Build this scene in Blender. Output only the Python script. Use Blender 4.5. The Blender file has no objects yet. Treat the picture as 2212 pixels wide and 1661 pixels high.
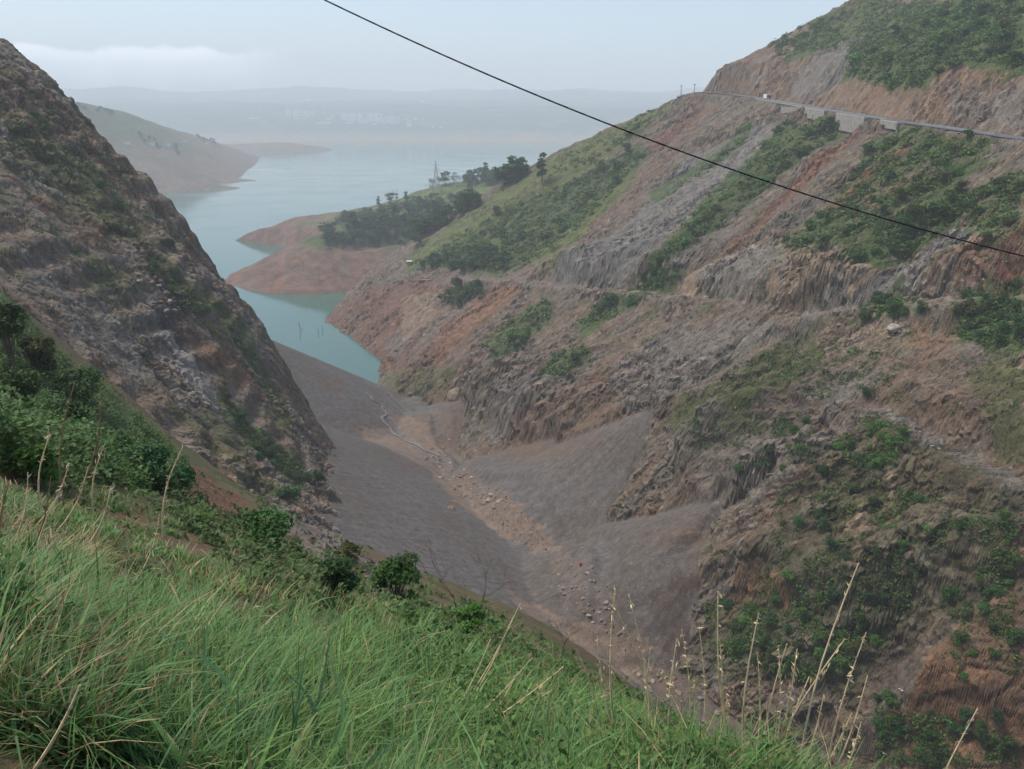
import bpy, bmesh, math, random
import numpy as np
from mathutils import Vector, Matrix

random.seed(7)
rng = np.random.default_rng(11)
SC = bpy.context.scene
COL = SC.collection

# ------------------------------------------------------------------ camera
CAM_Z = 140.0                      # metres above the lake
FPX = 804.0                        # focal length in pixels of a 1024 wide picture
PITCH = math.atan((384.5 - 110.0) / FPX)
cam_data = bpy.data.cameras.new('camera')
cam = bpy.data.objects.new('camera', cam_data)
COL.objects.link(cam)
cam.location = (0, 0, CAM_Z)
cam.rotation_euler = (math.pi / 2 - PITCH, 0, 0)
cam_data.sensor_width = 36.0
cam_data.lens = 36.0 * FPX / 1024.0
cam_data.clip_start = 0.1
cam_data.clip_end = 30000
SC.camera = cam

# ------------------------------------------------------------------ light
SUN_EL, SUN_AZ = 62.0, 290.0       # a veiled sun, high on the left
world = bpy.data.worlds.new('World')
SC.world = world
world.use_nodes = True
wn = world.node_tree.nodes
wn.clear()
w_out = wn.new('ShaderNodeOutputWorld')
w_bg = wn.new('ShaderNodeBackground')
w_sky = wn.new('ShaderNodeTexSky')
w_sky.sky_type = 'NISHITA'
w_sky.sun_disc = False
w_sky.sun_elevation = math.radians(SUN_EL)
w_sky.sun_rotation = math.radians(SUN_AZ)
w_sky.altitude = 900
w_sky.air_density = 1.0
w_sky.dust_density = 4.0
w_sky.ozone_density = 1.0
w_bg.inputs['Strength'].default_value = 0.085
# banks of low cloud round the horizon: bright under a ragged top edge, thinning downwards
def _wm(op, a, b=None, c=None):
    n = wn.new('ShaderNodeMath'); n.operation = op
    for i, v in enumerate((a, b, c)):
        if v is None: continue
        if isinstance(v, (int, float)): n.inputs[i].default_value = v
        else: world.node_tree.links.new(v, n.inputs[i])
    return n.outputs[0]
def _wstep(lo, hi, x):
    n = wn.new('ShaderNodeMapRange'); n.interpolation_type = 'SMOOTHSTEP'
    n.inputs[1].default_value = lo; n.inputs[2].default_value = hi
    world.node_tree.links.new(x, n.inputs[0]); return n.outputs[0]
w_tc = wn.new('ShaderNodeTexCoord'); w_sep = wn.new('ShaderNodeSeparateXYZ')
world.node_tree.links.new(w_tc.outputs['Generated'], w_sep.inputs[0])
w_az = _wm('ARCTAN2', w_sep.outputs[0], w_sep.outputs[1])
w_n = wn.new('ShaderNodeTexNoise'); w_n.inputs['Scale'].default_value = 22; w_n.inputs['Detail'].default_value = 6
world.node_tree.links.new(w_tc.outputs['Generated'], w_n.inputs['Vector'])
w_edge = _wm('ADD', _wm('MULTIPLY', _wm('SUBTRACT', w_n.outputs[0], .5), .030), .062)
w_h = _wm('SUBTRACT', w_edge, w_sep.outputs[2])                      # height below the top edge
w_mask = _wm('MULTIPLY', _wstep(-.0015, .0045, w_h), _wm('SUBTRACT', 1.0, _wstep(.008, .042, w_h)))
w_pres = _wstep(-.05, .55, _wm('SINE', _wm('MULTIPLY', _wm('ADD', w_az, .245), -math.pi / .66)))
w_mask = _wm('MULTIPLY', _wm('MULTIPLY', w_mask, w_pres), .9)
w_mix = wn.new('ShaderNodeMix'); w_mix.data_type = 'RGBA'
world.node_tree.links.new(w_mask, w_mix.inputs[0])
world.node_tree.links.new(w_sky.outputs[0], w_mix.inputs[6])
w_mix.inputs[7].default_value = (9.5, 9.5, 10.0, 1)
world.node_tree.links.new(w_mix.outputs[2], w_bg.inputs['Color'])
world.node_tree.links.new(w_bg.outputs[0], w_out.inputs['Surface'])

sun_data = bpy.data.lights.new('sun', 'SUN')
sun_data.energy = 1.5
sun_data.angle = math.radians(14)
sun_data.color = (1.0, 0.95, 0.88)
sun = bpy.data.objects.new('sun', sun_data)
COL.objects.link(sun)
_az = math.radians(SUN_AZ)
_d = Vector((math.sin(_az) * math.cos(math.radians(SUN_EL)),
             math.cos(_az) * math.cos(math.radians(SUN_EL)), math.sin(math.radians(SUN_EL))))
sun.rotation_euler = _d.to_track_quat('Z', 'Y').to_euler()
sun.location = (-200, -400, 900)

SC.view_settings.view_transform = 'Standard'
SC.view_settings.look = 'None'
SC.view_settings.exposure = 1.22
SC.view_settings.gamma = 1.0
SC.render.engine = 'CYCLES'
SC.cycles.use_denoising = True
SC.cycles.max_bounces = 6
SC.cycles.diffuse_bounces = 2
SC.cycles.glossy_bounces = 2
SC.cycles.transmission_bounces = 2
SC.cycles.transparent_max_bounces = 8
SC.cycles.volume_bounces = 4

# ------------------------------------------------------------------ survey helpers
# Sketch units: the photograph read off at 2212 x 1661.  A sketch point becomes a
# direction from the camera; everything is then placed where that sight line meets the ground.
K = 1024.0 / 2212.0
CT, ST = math.cos(PITCH), math.sin(PITCH)

def ray(q):
    """sketch points (n,2) -> u (right per metre of depth), v (down per metre of depth)"""
    q = np.atleast_2d(np.asarray(q, float)) * K
    a = (q[:, 0] - 512.0) / FPX
    b = (384.5 - q[:, 1]) / FPX
    Y = CT + b * ST
    return a / Y, (ST - b * CT) / Y

def at(qx, qy, d):
    """point at depth d (metres along +Y) on the sight line of a sketch point"""
    u, v = ray([(qx, qy)])
    return (float(u[0] * d), float(d), float(CAM_Z - v[0] * d))

# ------------------------------------------------------------------ noise
_perm = np.random.default_rng(5).permutation(256).astype(np.int64)
_perm = np.concatenate([_perm, _perm, _perm])
_g3 = np.random.default_rng(6).normal(size=(256, 3))
_g3 /= np.linalg.norm(_g3, axis=1)[:, None]

_g2 = _g3[:, :2] / np.linalg.norm(_g3[:, :2], axis=1)[:, None]
_g2x, _g2y = _g2[:, 0].astype(np.float32), _g2[:, 1].astype(np.float32)
_gx, _gy, _gz = (_g3[:, i].astype(np.float32) for i in range(3))
_perm = _perm.astype(np.int32)

def perlin(x, y, z=None):
    x = np.asarray(x, np.float64); y = np.asarray(y, np.float64)
    fx = np.floor(x); fy = np.floor(y)
    xi = fx.astype(np.int32) & 255; yi = fy.astype(np.int32) & 255
    xf = (x - fx).astype(np.float32); yf = (y - fy).astype(np.float32)
    u = xf * xf * xf * (xf * (xf * 6 - 15) + 10)
    v = yf * yf * yf * (yf * (yf * 6 - 15) + 10)
    p0 = _perm[xi]; p1 = _perm[xi + 1]
    if z is None:
        def g(h, a, b): return _g2x[h] * a + _g2y[h] * b
        n00 = g(_perm[p0 + yi], xf, yf); n10 = g(_perm[p1 + yi], xf - 1, yf)
        n01 = g(_perm[p0 + yi + 1], xf, yf - 1); n11 = g(_perm[p1 + yi + 1], xf - 1, yf - 1)
        a = n00 + u * (n10 - n00); b = n01 + u * (n11 - n01)
        return (a + v * (b - a)) * 1.4
    z = np.asarray(z, np.float64)
    fz = np.floor(z); zi = fz.astype(np.int32) & 255; zf_ = (z - fz).astype(np.float32)
    w = zf_ * zf_ * zf_ * (zf_ * (zf_ * 6 - 15) + 10)
    def g3(h, a, b, c): return _gx[h] * a + _gy[h] * b + _gz[h] * c
    q = []
    for k in (0, 1):
        h00 = _perm[_perm[p0 + yi] + zi + k]; h10 = _perm[_perm[p1 + yi] + zi + k]
        h01 = _perm[_perm[p0 + yi + 1] + zi + k]; h11 = _perm[_perm[p1 + yi + 1] + zi + k]
        c = zf_ - k
        n00 = g3(h00, xf, yf, c); n10 = g3(h10, xf - 1, yf, c); n01 = g3(h01, xf, yf - 1, c); n11 = g3(h11, xf - 1, yf - 1, c)
        a = n00 + u * (n10 - n00); b = n01 + u * (n11 - n01)
        q.append(a + v * (b - a))
    return (q[0] + w * (q[1] - q[0])) * 1.6

def fbm(x, y, z=None, octs=4, gain=0.5, lac=2.03):
    s = 0.0; a = 1.0; t = 0.0
    for i in range(octs):
        s = s + a * perlin(x + 17.3 * i, y + 9.1 * i, None if z is None else z + 5.7 * i)
        t += a; a *= gain
        x = x * lac; y = y * lac
        if z is not None: z = z * lac
    return s / t

def ridged(x, y, z=None, octs=4, gain=0.5, lac=2.1):
    s = 0.0; a = 1.0; t = 0.0
    for i in range(octs):
        s = s + a * (1 - np.abs(perlin(x + 13.3 * i, y + 7.1 * i, None if z is None else z + 3.7 * i)) * 1.8)
        t += a; a *= gain
        x = x * lac; y = y * lac
        if z is not None: z = z * lac
    return s / t

def cells(x, y, z):
    """broken-rock cells: a random value per cell and the margin to the next cell"""
    bx, by, bz = np.floor(x - .5), np.floor(y - .5), np.floor(z - .5)
    d1 = np.full(x.shape, 9.0, np.float32); d2 = d1.copy(); val = np.zeros(x.shape, np.float32)
    for k in range(8):
        i, j, l = k & 1, (k >> 1) & 1, k >> 2
        ci, cj, cl = (bx + i), (by + j), (bz + l)
        h = _perm[_perm[_perm[ci.astype(np.int32) & 255] + (cj.astype(np.int32) & 255)] + (cl.astype(np.int32) & 255)]
        dx = ci + .5 + .42 * _gx[h] - x; dy = cj + .5 + .42 * _gy[h] - y; dz = cl + .5 + .42 * _gz[h] - z
        d = (dx * dx + dy * dy + dz * dz).astype(np.float32)
        near = d < d1
        d2 = np.where(near, d1, np.minimum(d2, d)); val = np.where(near, h / 255.0, val); d1 = np.where(near, d, d1)
    return val, np.sqrt(d2) - np.sqrt(d1)

def sstep(a, b, x):
    t = np.clip((x - a) / (b - a), 0, 1)
    return t * t * (3 - 2 * t)

def smax(a, b, k):
    return 0.5 * (a + b + np.sqrt((a - b) ** 2 + k * k))

def seg_dist(px, py, P):
    """distance of points to polyline P (n,2+): returns dist, interpolated rest columns, signed side"""
    P = np.asarray(P, float)
    best = np.full(px.shape, 1e9); val = np.zeros(px.shape); side = np.zeros(px.shape); tt = np.zeros(px.shape)
    acc = 0.0
    L = np.hypot(np.diff(P[:, 0]), np.diff(P[:, 1]))
    for i in range(len(P) - 1):
        dx, dy = P[i+1, 0] - P[i, 0], P[i+1, 1] - P[i, 1]
        l2 = dx * dx + dy * dy + 1e-9
        t = np.clip(((px - P[i, 0]) * dx + (py - P[i, 1]) * dy) / l2, 0, 1)
        ex, ey = px - P[i, 0] - t * dx, py - P[i, 1] - t * dy
        d = np.hypot(ex, ey)
        m = d < best
        best = np.where(m, d, best)
        if P.shape[1] > 2:
            val = np.where(m, P[i, 2] + t * (P[i+1, 2] - P[i, 2]), val)
        side = np.where(m, np.sign(dx * (py - P[i, 1]) - dy * (px - P[i, 0])), side)
        tt = np.where(m, acc + t * L[i], tt)
        acc += L[i]
    return best, val, side, tt / max(acc, 1e-9)
# ------------------------------------------------------------------ the lie of the land
# Z(x, y): landforms built in metres and merged; ids say which landform is on top.
FY = np.array([40, 70, 100, 115, 129, 149, 168, 213, 262, 330, 398, 455, 500, 550, 600, 700.])
FX = np.array([120, 92, 56, 43, 32, 22, 18, 7, -12, -36, -76, -86, -112, -145, -165, -200.])
FZ = np.array([26, 27, 29, 30.5, 32, 29, 26, 19, 12, 4.5, -0.6, -3, -5, -8, -10, -20.])
RY = np.array([60, 250, 325, 391, 450, 519, 545, 560, 600, 700.])
RX = np.array([166, 151, 150, 150, 151, 149, 140, 124, 100, 60.])
RZ = np.array([124, 132, 135.6, 139.1, 142.5, 147, 149.5, 151, 151, 140.])
CX = np.array([-170, -126, -110, -71, -31, 24, 119, 150, 300.])
CY = np.array([520, 558, 575, 592, 600, 600, 562, 556, 575.])

def road_y(qx, qy):
    u, v = ray([(qx, qy)]); y = 400.0
    for _ in range(40): y = (np.interp(y, RY, RX) - 4.0) / u[0]
    return float(y)
# retaining walls under the road edge: near end, far end, height
WALLS = [(road_y(1636, 222), road_y(1572, 214), 4.6), (road_y(1730, 235), road_y(1694, 230), 4.0), (road_y(1786, 243), road_y(1744, 237), 4.4),
         (road_y(1874, 256), road_y(1812, 247), 6.6), (road_y(1945, 267), road_y(1908, 261), 2.4)]

class TPS:
    def __init__(self, pts):
        P = np.asarray(pts, float); self.c = P[:, :2] / 100.0
        n = len(P)
        A = np.zeros((n + 3, n + 3))
        A[:n, :n] = self.k(self.c[:, None, :] - self.c[None, :, :])
        A[:n, n] = 1; A[:n, n+1:] = self.c
        A[n, :n] = 1; A[n+1:, :n] = self.c.T
        A[:n, :n] += np.eye(n) * 1e-4
        self.w = np.linalg.solve(A, np.concatenate([P[:, 2], [0, 0, 0]]))
        self.n = n
    @staticmethod
    def k(d):
        r2 = (d ** 2).sum(-1) + 1e-12
        return 0.5 * r2 * np.log(r2)
    def __call__(self, x, y):
        x = x / 100.0; y = y / 100.0
        s = self.w[self.n] + self.w[self.n+1] * x + self.w[self.n+2] * y
        for i in range(self.n):
            r2 = (x - self.c[i, 0]) ** 2 + (y - self.c[i, 1]) ** 2 + 1e-12
            s = s + self.w[i] * 0.5 * r2 * np.log(r2)
        return s

# left hillside: skyline, face, hidden far side
LEFT = TPS([at(0, 150, 280), at(90, 195, 280), at(200, 285, 278), at(300, 385, 272), at(405, 486, 262), at(425, 570, 255),
            at(540, 670, 240), at(580, 840, 215), at(630, 950, 192), at(655, 1045, 172), at(668, 1110, 155), at(700, 1178, 143),
            at(0, 430, 180), at(0, 560, 158), at(110, 440, 192), at(220, 650, 175), at(330, 520, 218), at(430, 860, 175),
            at(380, 700, 190), at(480, 700, 210), at(540, 1015, 155), at(620, 1100, 145), at(130, 800, 135), at(300, 950, 135),
            (-230, 270, 180), (-210, 200, 165), (-160, 140, 150), (-120, 100, 130), (-60, 90, 85), (-28, 120, 46), (-5, 140, 16),
            (-105, 315, 10), (-150, 330, 45), (-200, 340, 85), (-250, 360, 130), (-60, 270, 0), (-300, 300, 215), (-300, 150, 220),
            (-5, 180, 10), (-25, 230, -5)])

def ridge(x, y, pts, slope, rnd=6.0):
    d, z, s, t = seg_dist(x, y, pts)
    return z - slope * (np.sqrt(d * d + rnd * rnd) - rnd)

def cone(x, y, apex, slope, near=1.0):
    dy = y - apex[1]
    r = np.hypot(x - apex[0], np.where(dy < 0, dy * near, dy))
    return apex[2] - slope * (np.sqrt(r * r + 4) - 2)

def rt_front(x, y):
    xf = np.interp(y, FY, FX); zf = np.interp(y, FY, FZ)
    xr = np.interp(y, RY, RX); zr = np.interp(y, RY, RZ)
    t = (x - xf - 5) / np.maximum(xr - 4 - xf - 5, 1)
    tc = np.clip(t, 0, 1)
    return np.minimum(zf + (zr - zf) * (t + 0.55 * tc * (1 - tc) ** 3), zr)

def on_right(qx, qy, lift=0.0):
    u, v = ray([(qx, qy)])
    d = np.linspace(60, 700, 6000)
    k = np.argmax(rt_front(u[0] * d, d) > CAM_Z - v[0] * d)
    return (u[0] * d[k], d[k], CAM_Z - v[0] * d[k] + lift)

WOOD_A = [at(1200, 352, 880), at(1050, 398, 930), at(943, 418, 985), at(860, 432, 985), at(760, 455, 960), at(655, 467, 1010)]
WOOD_B = [at(1120, 440, 740), at(1000, 440, 770), at(880, 462, 770), at(780, 478, 745), at(700, 505, 720)]
KNOLL = [at(915, 408, 955), at(980, 394, 935), at(1060, 384, 920), at(1130, 378, 900), at(1200, 362, 880)]
TONG_1 = [at(870, 530, 690), at(700, 552, 690), at(600, 575, 690), at(478, 606, 690)]
TONG_2 = [at(760, 470, 860), at(640, 481, 900), at(560, 494, 915), at(500, 521, 918)]
FARL = [at(-200, 150, 1500), at(140, 214, 1750), at(250, 240, 1900), at(330, 268, 2050), at(430, 297, 2300), at(500, 321, 2500), at(565, 342, 2700)]
FARL_S1 = [at(120, 240, 1600), at(250, 330, 1560), at(380, 390, 1530), at(500, 403, 1560)]
FARL_S2 = [at(300, 290, 1900), at(400, 350, 1800), at(480, 378, 1740), at(543, 390, 1730)]
FART = [at(420, 318, 2900), at(520, 310, 3000), at(620, 307, 3020), at(690, 316, 3080), at(738, 328, 3140)]
LSCREE_APEX = (-118.0, 345.0, 47.0)
# gullies, ribs and benches of the right hillside, traced as crest and chute lines
def _tr(qs):
    return np.array([on_right(a, b) for a, b in qs])
RELIEF = [ # line, height, half width
    (_tr([(1842, 277), (1682, 431), (1557, 548)]), -2.2, 3.5),
    (_tr([(1660, 262), (1560, 350), (1480, 420), (1400, 480), (1330, 540)]), -2.0, 8),
    (_tr([(2025, 513), (1930, 590), (1842, 652)]), -2.5, 5),
    (_tr([(1398, 912), (1440, 865), (1560, 800), (1700, 750), (1790, 712)]), -2.8, 6),
    (_tr([(1637, 1098), (1700, 1000), (1800, 925), (1900, 850)]), -3.0, 6),
    (_tr([(1157, 698), (1136, 762), (1088, 797), (1030, 858)]), -2.5, 4),
    (_tr([(1160, 814), (1095, 882), (1044, 943)]), -2.5, 4),
    (_tr([(1560, 300), (1440, 400), (1300, 520)]), -1.5, 6),
    (_tr([(2212, 560), (2100, 640), (2040, 720)]), -2.0, 6),
    (_tr([(1930, 300), (1830, 400), (1690, 510)]), -2.0, 4),
    (_tr([(1780, 280), (1620, 400), (1500, 500), (1440, 570)]), 3.0, 7),
    (_tr([(1900, 330), (1760, 440), (1640, 520)]), 2.6, 6),
    (_tr([(2040, 340), (1930, 470), (1830, 570)]), 3.4, 8),
    (_tr([(1769, 728), (1660, 800), (1550, 863), (1440, 925)]), 3.6, 9),
    (_tr([(1890, 888), (2050, 960), (2212, 1030)]), 3.0, 9),
    (_tr([(1180, 640), (1140, 740), (1010, 800), (985, 860)]), 3.6, 7),
    (_tr([(1330, 720), (1250, 800), (1150, 890), (1110, 945)]), 4.0, 8),
    (_tr([(1780, 860), (1640, 930), (1540, 980), (1470, 1050), (1460, 1120)]), 3.0, 12),
    (_tr([(1800, 960), (1700, 1080), (1600, 1230), (1560, 1300)]), 4.5, 12),
    (_tr([(2212, 1150), (2100, 1290), (2010, 1420), (1960, 1560)]), 5.0, 10),
    (_tr([(1990, 1250), (1930, 1400), (1870, 1480), (1830, 1600)]), -6.0, 9),
    (_tr([(1420, 240), (1300, 330), (1150, 420), (1000, 510)]), 1.5, 8),
    (_tr([(1300, 420), (1180, 480), (1060, 560)]), 2.0, 8),
]
BENCH = [(_tr([(985, 601), (1130, 607), (1300, 628), (1440, 638), (1560, 652)]), 3.2),
         (_tr([(1700, 690), (1840, 668), (1990, 655), (2212, 640)]), 3.2),
         (_tr([(1880, 888), (1960, 930), (2080, 985), (2212, 1050)]), 3.0)]

def _bygoing(qs):
    P = _tr(qs); return P[np.argsort(P[:, 1])]
CLIFFS = [ # foot of the cliff, height, length over which the ground above eases back
    (_bygoing([(1130, 606), (1200, 612), (1300, 625), (1450, 640), (1560, 650)]), 9.0, 40),
    (_bygoing([(1580, 650), (1700, 676), (1840, 662), (1990, 650), (2100, 640)]), 10.0, 40),
    (_bygoing([(975, 872), (1040, 900), (1095, 955), (1200, 965), (1300, 955), (1400, 925)]), 9.0, 34),
    (_bygoing([(1430, 1040), (1460, 1130), (1560, 1125), (1640, 1095)]), 11.0, 34),
    (_bygoing([(1570, 1300), (1640, 1310), (1740, 1310), (1860, 1350), (1960, 1300)]), 8.0, 26),
    (_bygoing([(1640, 880), (1760, 900), (1880, 890)]), 4.0, 20),
    (_bygoing([(1960, 1560), (2040, 1560), (2200, 1600)]), 6.0, 20),
    (_bygoing([(1480, 330), (1560, 300), (1640, 275)]), 4.0, 22),
    (_bygoing([(1870, 560), (1960, 520), (2050, 480)]), 5.0, 22),
]

def ledges(z, x, y, step, amt):
    """break a slope into treads and risers where the rock crops out"""
    n = (z + 2.2 * fbm(x / 14, y / 14, None, 3)) / step
    f = n - np.floor(n)
    m = np.clip(.5 + 2.2 * fbm(x / 26 + 8, y / 26, None, 2), 0, 1)
    return z + amt * m * step * (sstep(.3, .85, f) - f)

def rt_relief(x, y, rt):
    wx = x + 5 * fbm(x / 22, y / 22, None, 3); wy = y + 6 * fbm(x / 22 + 9, y / 22, None, 3)
    dz = np.zeros_like(x)
    for P, a, w in RELIEF:
        m = (x > P[:, 0].min() - 4 * w) & (x < P[:, 0].max() + 4 * w) & (y > P[:, 1].min() - 4 * w) & (y < P[:, 1].max() + 4 * w)
        if not m.any(): continue
        d, _, _, t = seg_dist(wx[m], wy[m], P)
        f = np.exp(-np.abs(d / w) ** 1.6) * sstep(0, 0.3, t) * sstep(1, 0.9, t)
        dz[m] += 1.7 * a * f
    # fall-line ribbing everywhere
    dz += 2.6 * fbm(wy / 17, wx / 90, None, 3) + 1.7 * (ridged(wy / 9, wx / 45, None, 3) - 0.55)
    for P, h, L in CLIFFS:
        lo, hi = P[0, 1], P[-1, 1]
        m = (y > lo - 6) & (y < hi + 6)
        if not m.any(): continue
        yy = y[m]
        d = x[m] - np.interp(yy, P[:, 1], P[:, 0]) - 4.5 * fbm(yy / 9 + h, x[m] / 60, None, 3) - .6 * perlin(yy / 3.5, x[m] / 20)
        w = h / 2.3
        dz[m] += h * sstep(lo - 6, lo + 4, yy) * sstep(hi + 6, hi - 4, yy) * np.clip(.7 + 1.3 * fbm(yy / 14, yy * 0 + h, None, 2), .05, 1.4) * sstep(0, w, d) * (1 - sstep(w, w + L, d))
    ramp = sstep(0, 10, x - np.interp(y, FY, FX)) * sstep(1, 9, np.interp(y, RY, RX) - x)
    rt = rt + dz * ramp
    rt = np.where(ramp > .5, ledges(rt, x, y, 5.5, .28), rt)
    for P, w in BENCH:
        m = (x > P[:, 0].min() - 12) & (x < P[:, 0].max() + 12) & (y > P[:, 1].min() - 12) & (y < P[:, 1].max() + 12)
        if not m.any(): continue
        d, zl, _, _ = seg_dist(x[m], y[m], P)
        k = sstep(w + 4.5, w, d)
        rt[m] = rt[m] * (1 - k) + zl * k
    return rt

FANS = [(on_right(1398, 912, 3.2), 0.64, 1.0), (on_right(1637, 1098, 3.0), 0.60, 1.9),
        (on_right(1000, 868, 0.6), 0.42, 1.0), (on_right(1200, 958, 0.6), 0.5, 1.0), (on_right(905, 860, .6), 0.4, 1.0)]

TORN = np.array([on_right(1644, 1108), at(1600, 1165, 166), at(1540, 1220, 160), at(1450, 1290, 155), at(1390, 1340, 152)])
IDS = ['foreground_slope', 'left_hillside', 'valley_floor', 'right_hillside', 'upper_hillside',
       'peninsula', 'far_peninsula', 'far_shore']

def on_mask(m, f, x, y):
    z = np.full(x.shape, -99.0)
    if m.any(): z[m] = f(x[m], y[m])
    return z

def z_fore(x, y):                     # the bank the camera stands on
    rr = np.hypot(x, y)
    side = np.where(x > 0, 0.50 * x + 0.42 * np.clip(x - 3.0, 0, None), 0.46 * x)
    fg = 138.4 - 0.645 * y - side - 0.0003 * rr ** 2 - 0.02 * np.clip(rr - 74, 0, None) ** 2
    fg = fg + 27 * np.exp(-0.5 * (((x + 66) / 19) ** 2 + ((y - 98) / 26) ** 2)) + 0.85 * np.exp(-0.5 * (((x - 1.95) / .95) ** 2 + ((y - 4.3) / .9) ** 2)) + 0.013 * np.clip(rr - 74, 0, 40) ** 2 * (x < -30)
    return fg + 0.25 * perlin(x / 5.0, y / 5.0) * np.clip(np.hypot(x, y) / 6 - 0.3, 0, 3)

def z_left(x, y):
    z = LEFT(x, y) + 3.4 * fbm(y / 20 + x / 50, x / 40, None, 4) + 3.6 * (ridged(y / 13 + 4 + x / 70, x / 30, None, 3) - 0.6)
    return ledges(z, x, y, 6.0, .7)

def z_valley(x, y):                   # stream bed and scree aprons
    xf = np.interp(y, FY, FX); zf = np.interp(y, FY, FZ)
    dl = np.clip(xf - x - 5, 0, None)
    sc = zf + 0.46 * dl * sstep(330, 262, y) * sstep(80, 118, y) - 0.15 * dl * sstep(360, 400, y)
    sc = np.where(y > 395, zf - 0.12 * dl, sc)
    va = np.where(x < xf + 8, sc, zf - 0.3 * (x - xf - 8))
    va = smax(va, cone(x, y, LSCREE_APEX, 0.62), 2.0)
    for ap, sl, nr in FANS:
        an = np.arctan2(y - ap[1], x - ap[0])
        rr = np.hypot(x - ap[0], y - ap[1])
        va = smax(va, cone(x, y, ap, sl, nr) + 0.5 * fbm(an * 9 + 0.03 * rr, rr / 30, None, 3) * np.clip(rr / 15, 0, 1), 1.0)
    # the torn bank of the near fan
    if len(x):
        d_, _, _, t_ = seg_dist(x, y, TORN)
        va = va - 3.6 * np.exp(-(d_ / 2.6) ** 2) * sstep(0, .1, t_) * sstep(1, .55, t_)
    # the incised stream course
    xs = xf + 4.0 * np.sin(y / 23.0) + 2.5 * np.sin(y / 9.0 + 1)
    k = np.exp(-((x - xs) / 3.2) ** 4) * sstep(395, 360, y)
    return va - 1.3 * k + .5 * np.exp(-((np.abs(x - xs) - 5) / 2.0) ** 2) * sstep(395, 360, y)

def z_right(x, y):
    rt = rt_relief(x, y, rt_front(x, y))
    e = np.interp(y, RY, RX) - 4.0 - x                     # metres out from the road edge
    for y0, y1, hw in WALLS:                               # the slope has fallen away under the walls
        k = sstep(y0 - 3, y0, y) * sstep(y1 + 3, y1, y)
        rt = rt - (hw + .6) * k * sstep(.0, .5, e) * sstep(2.6 * hw + 3, .8, e)
    back = np.clip(y - np.interp(x, CX, CY), 0, None)
    return rt - 1.1 * (np.sqrt(back ** 2 + 36) - 6)

def z_upper(x, y):                    # road cut and the hill above it
    xr = np.interp(y, RY, RX); zr = np.interp(y, RY, RZ)
    yc = np.interp(x, CX, CY)
    hc = np.interp(y, [200, 250, 310, 400, 500, 560], [20, 18, 19, 24, 24, 17]) * (1 + 0.25 * fbm(y / 30, x * 0, None, 3))
    e = x - xr - 4.5
    cut = np.where(e < hc / 1.7, 1.7 * e, hc + 0.48 * (e - hc / 1.7)) + 1.5 * fbm(x / 25, y / 25, None, 3) * np.clip(e / 8, 0, 1)
    cut = np.minimum(cut, 110 + 0.05 * cut)
    return np.where(e > 0, zr + cut - 1.5 * (np.sqrt(np.clip(y - yc - 2, 0, None) ** 2 + 9) - 3), -99)

def z_penin(x, y):
    pn = ridge(x, y, WOOD_A, 0.42, 10)
    pn = smax(pn, ridge(x, y, WOOD_B, 0.46, 8), 3)
    pn = smax(pn, ridge(x, y, KNOLL, 0.5, 6), 2)
    pn = smax(pn, ridge(x, y, TONG_1, 0.95, 6), 2)
    return smax(pn, ridge(x, y, TONG_2, 0.9, 5), 2) + 1.5 * fbm(x / 25, y / 25, None, 3)

def z_farpen(x, y):
    fp = ridge(x, y, FARL, 0.55, 30)
    fp = smax(fp, ridge(x, y, FARL_S1, 0.40, 12), 6)
    fp = smax(fp, ridge(x, y, FARL_S2, 0.42, 10), 6)
    return smax(fp, ridge(x, y, FART, 0.30, 15), 3) + 5 * fbm(x / 90, y / 90, None, 3)

def z_farshore(x, y):
    rise = np.interp(y, [3500, 3890, 4150, 4400, 4800, 5400, 6200, 7000, 7600, 8200], [-90, 0, 55, 105, 150, 175, 205, 260, 310, 290]) + 150 * sstep(5800, 7300, y) * fbm(x / 1500 + 1.3, y / 2500, None, 4)
    return rise + 12 * fbm(x / 260, y / 260, None, 3) + 30 * sstep(4300, 5000, y) * fbm(x / 800 + 3, y / 700, None, 3)

def land(x, y):
    xf = np.interp(y, FY, FX)
    S = np.stack([
        on_mask(y < 170, z_fore, x, y),
        on_mask((y > 60) & (y < 420) & (x < 20), z_left, x, y),
        on_mask((y > 60) & (y < 620) & (x < xf + 90), z_valley, x, y),
        on_mask((y > 50) & (y < 760) & (x > xf - 15), z_right, x, y),
        on_mask((y > 50) & (y < 720) & (x > 60), z_upper, x, y),
        on_mask((y > 560) & (y < 1300), z_penin, x, y),
        on_mask((y > 1100) & (y < 3700) & (x < 0), z_farpen, x, y),
        on_mask(y > 3500, z_farshore, x, y)])
    return np.maximum(S.max(0), -14.0), S.argmax(0)
# ------------------------------------------------------------------ materials
def new_mat(name):
    m = bpy.data.materials.new(name); m.use_nodes = True
    nt = m.node_tree
    b = nt.nodes['Principled BSDF']
    return m, nt, b

def node(nt, kind, **kw):
    n = nt.nodes.new(kind)
    for k, v in kw.items():
        if k.startswith('in_'):
            n.inputs[int(k[3:])].default_value = v
        else:
            setattr(n, k, v)
    return n

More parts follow.
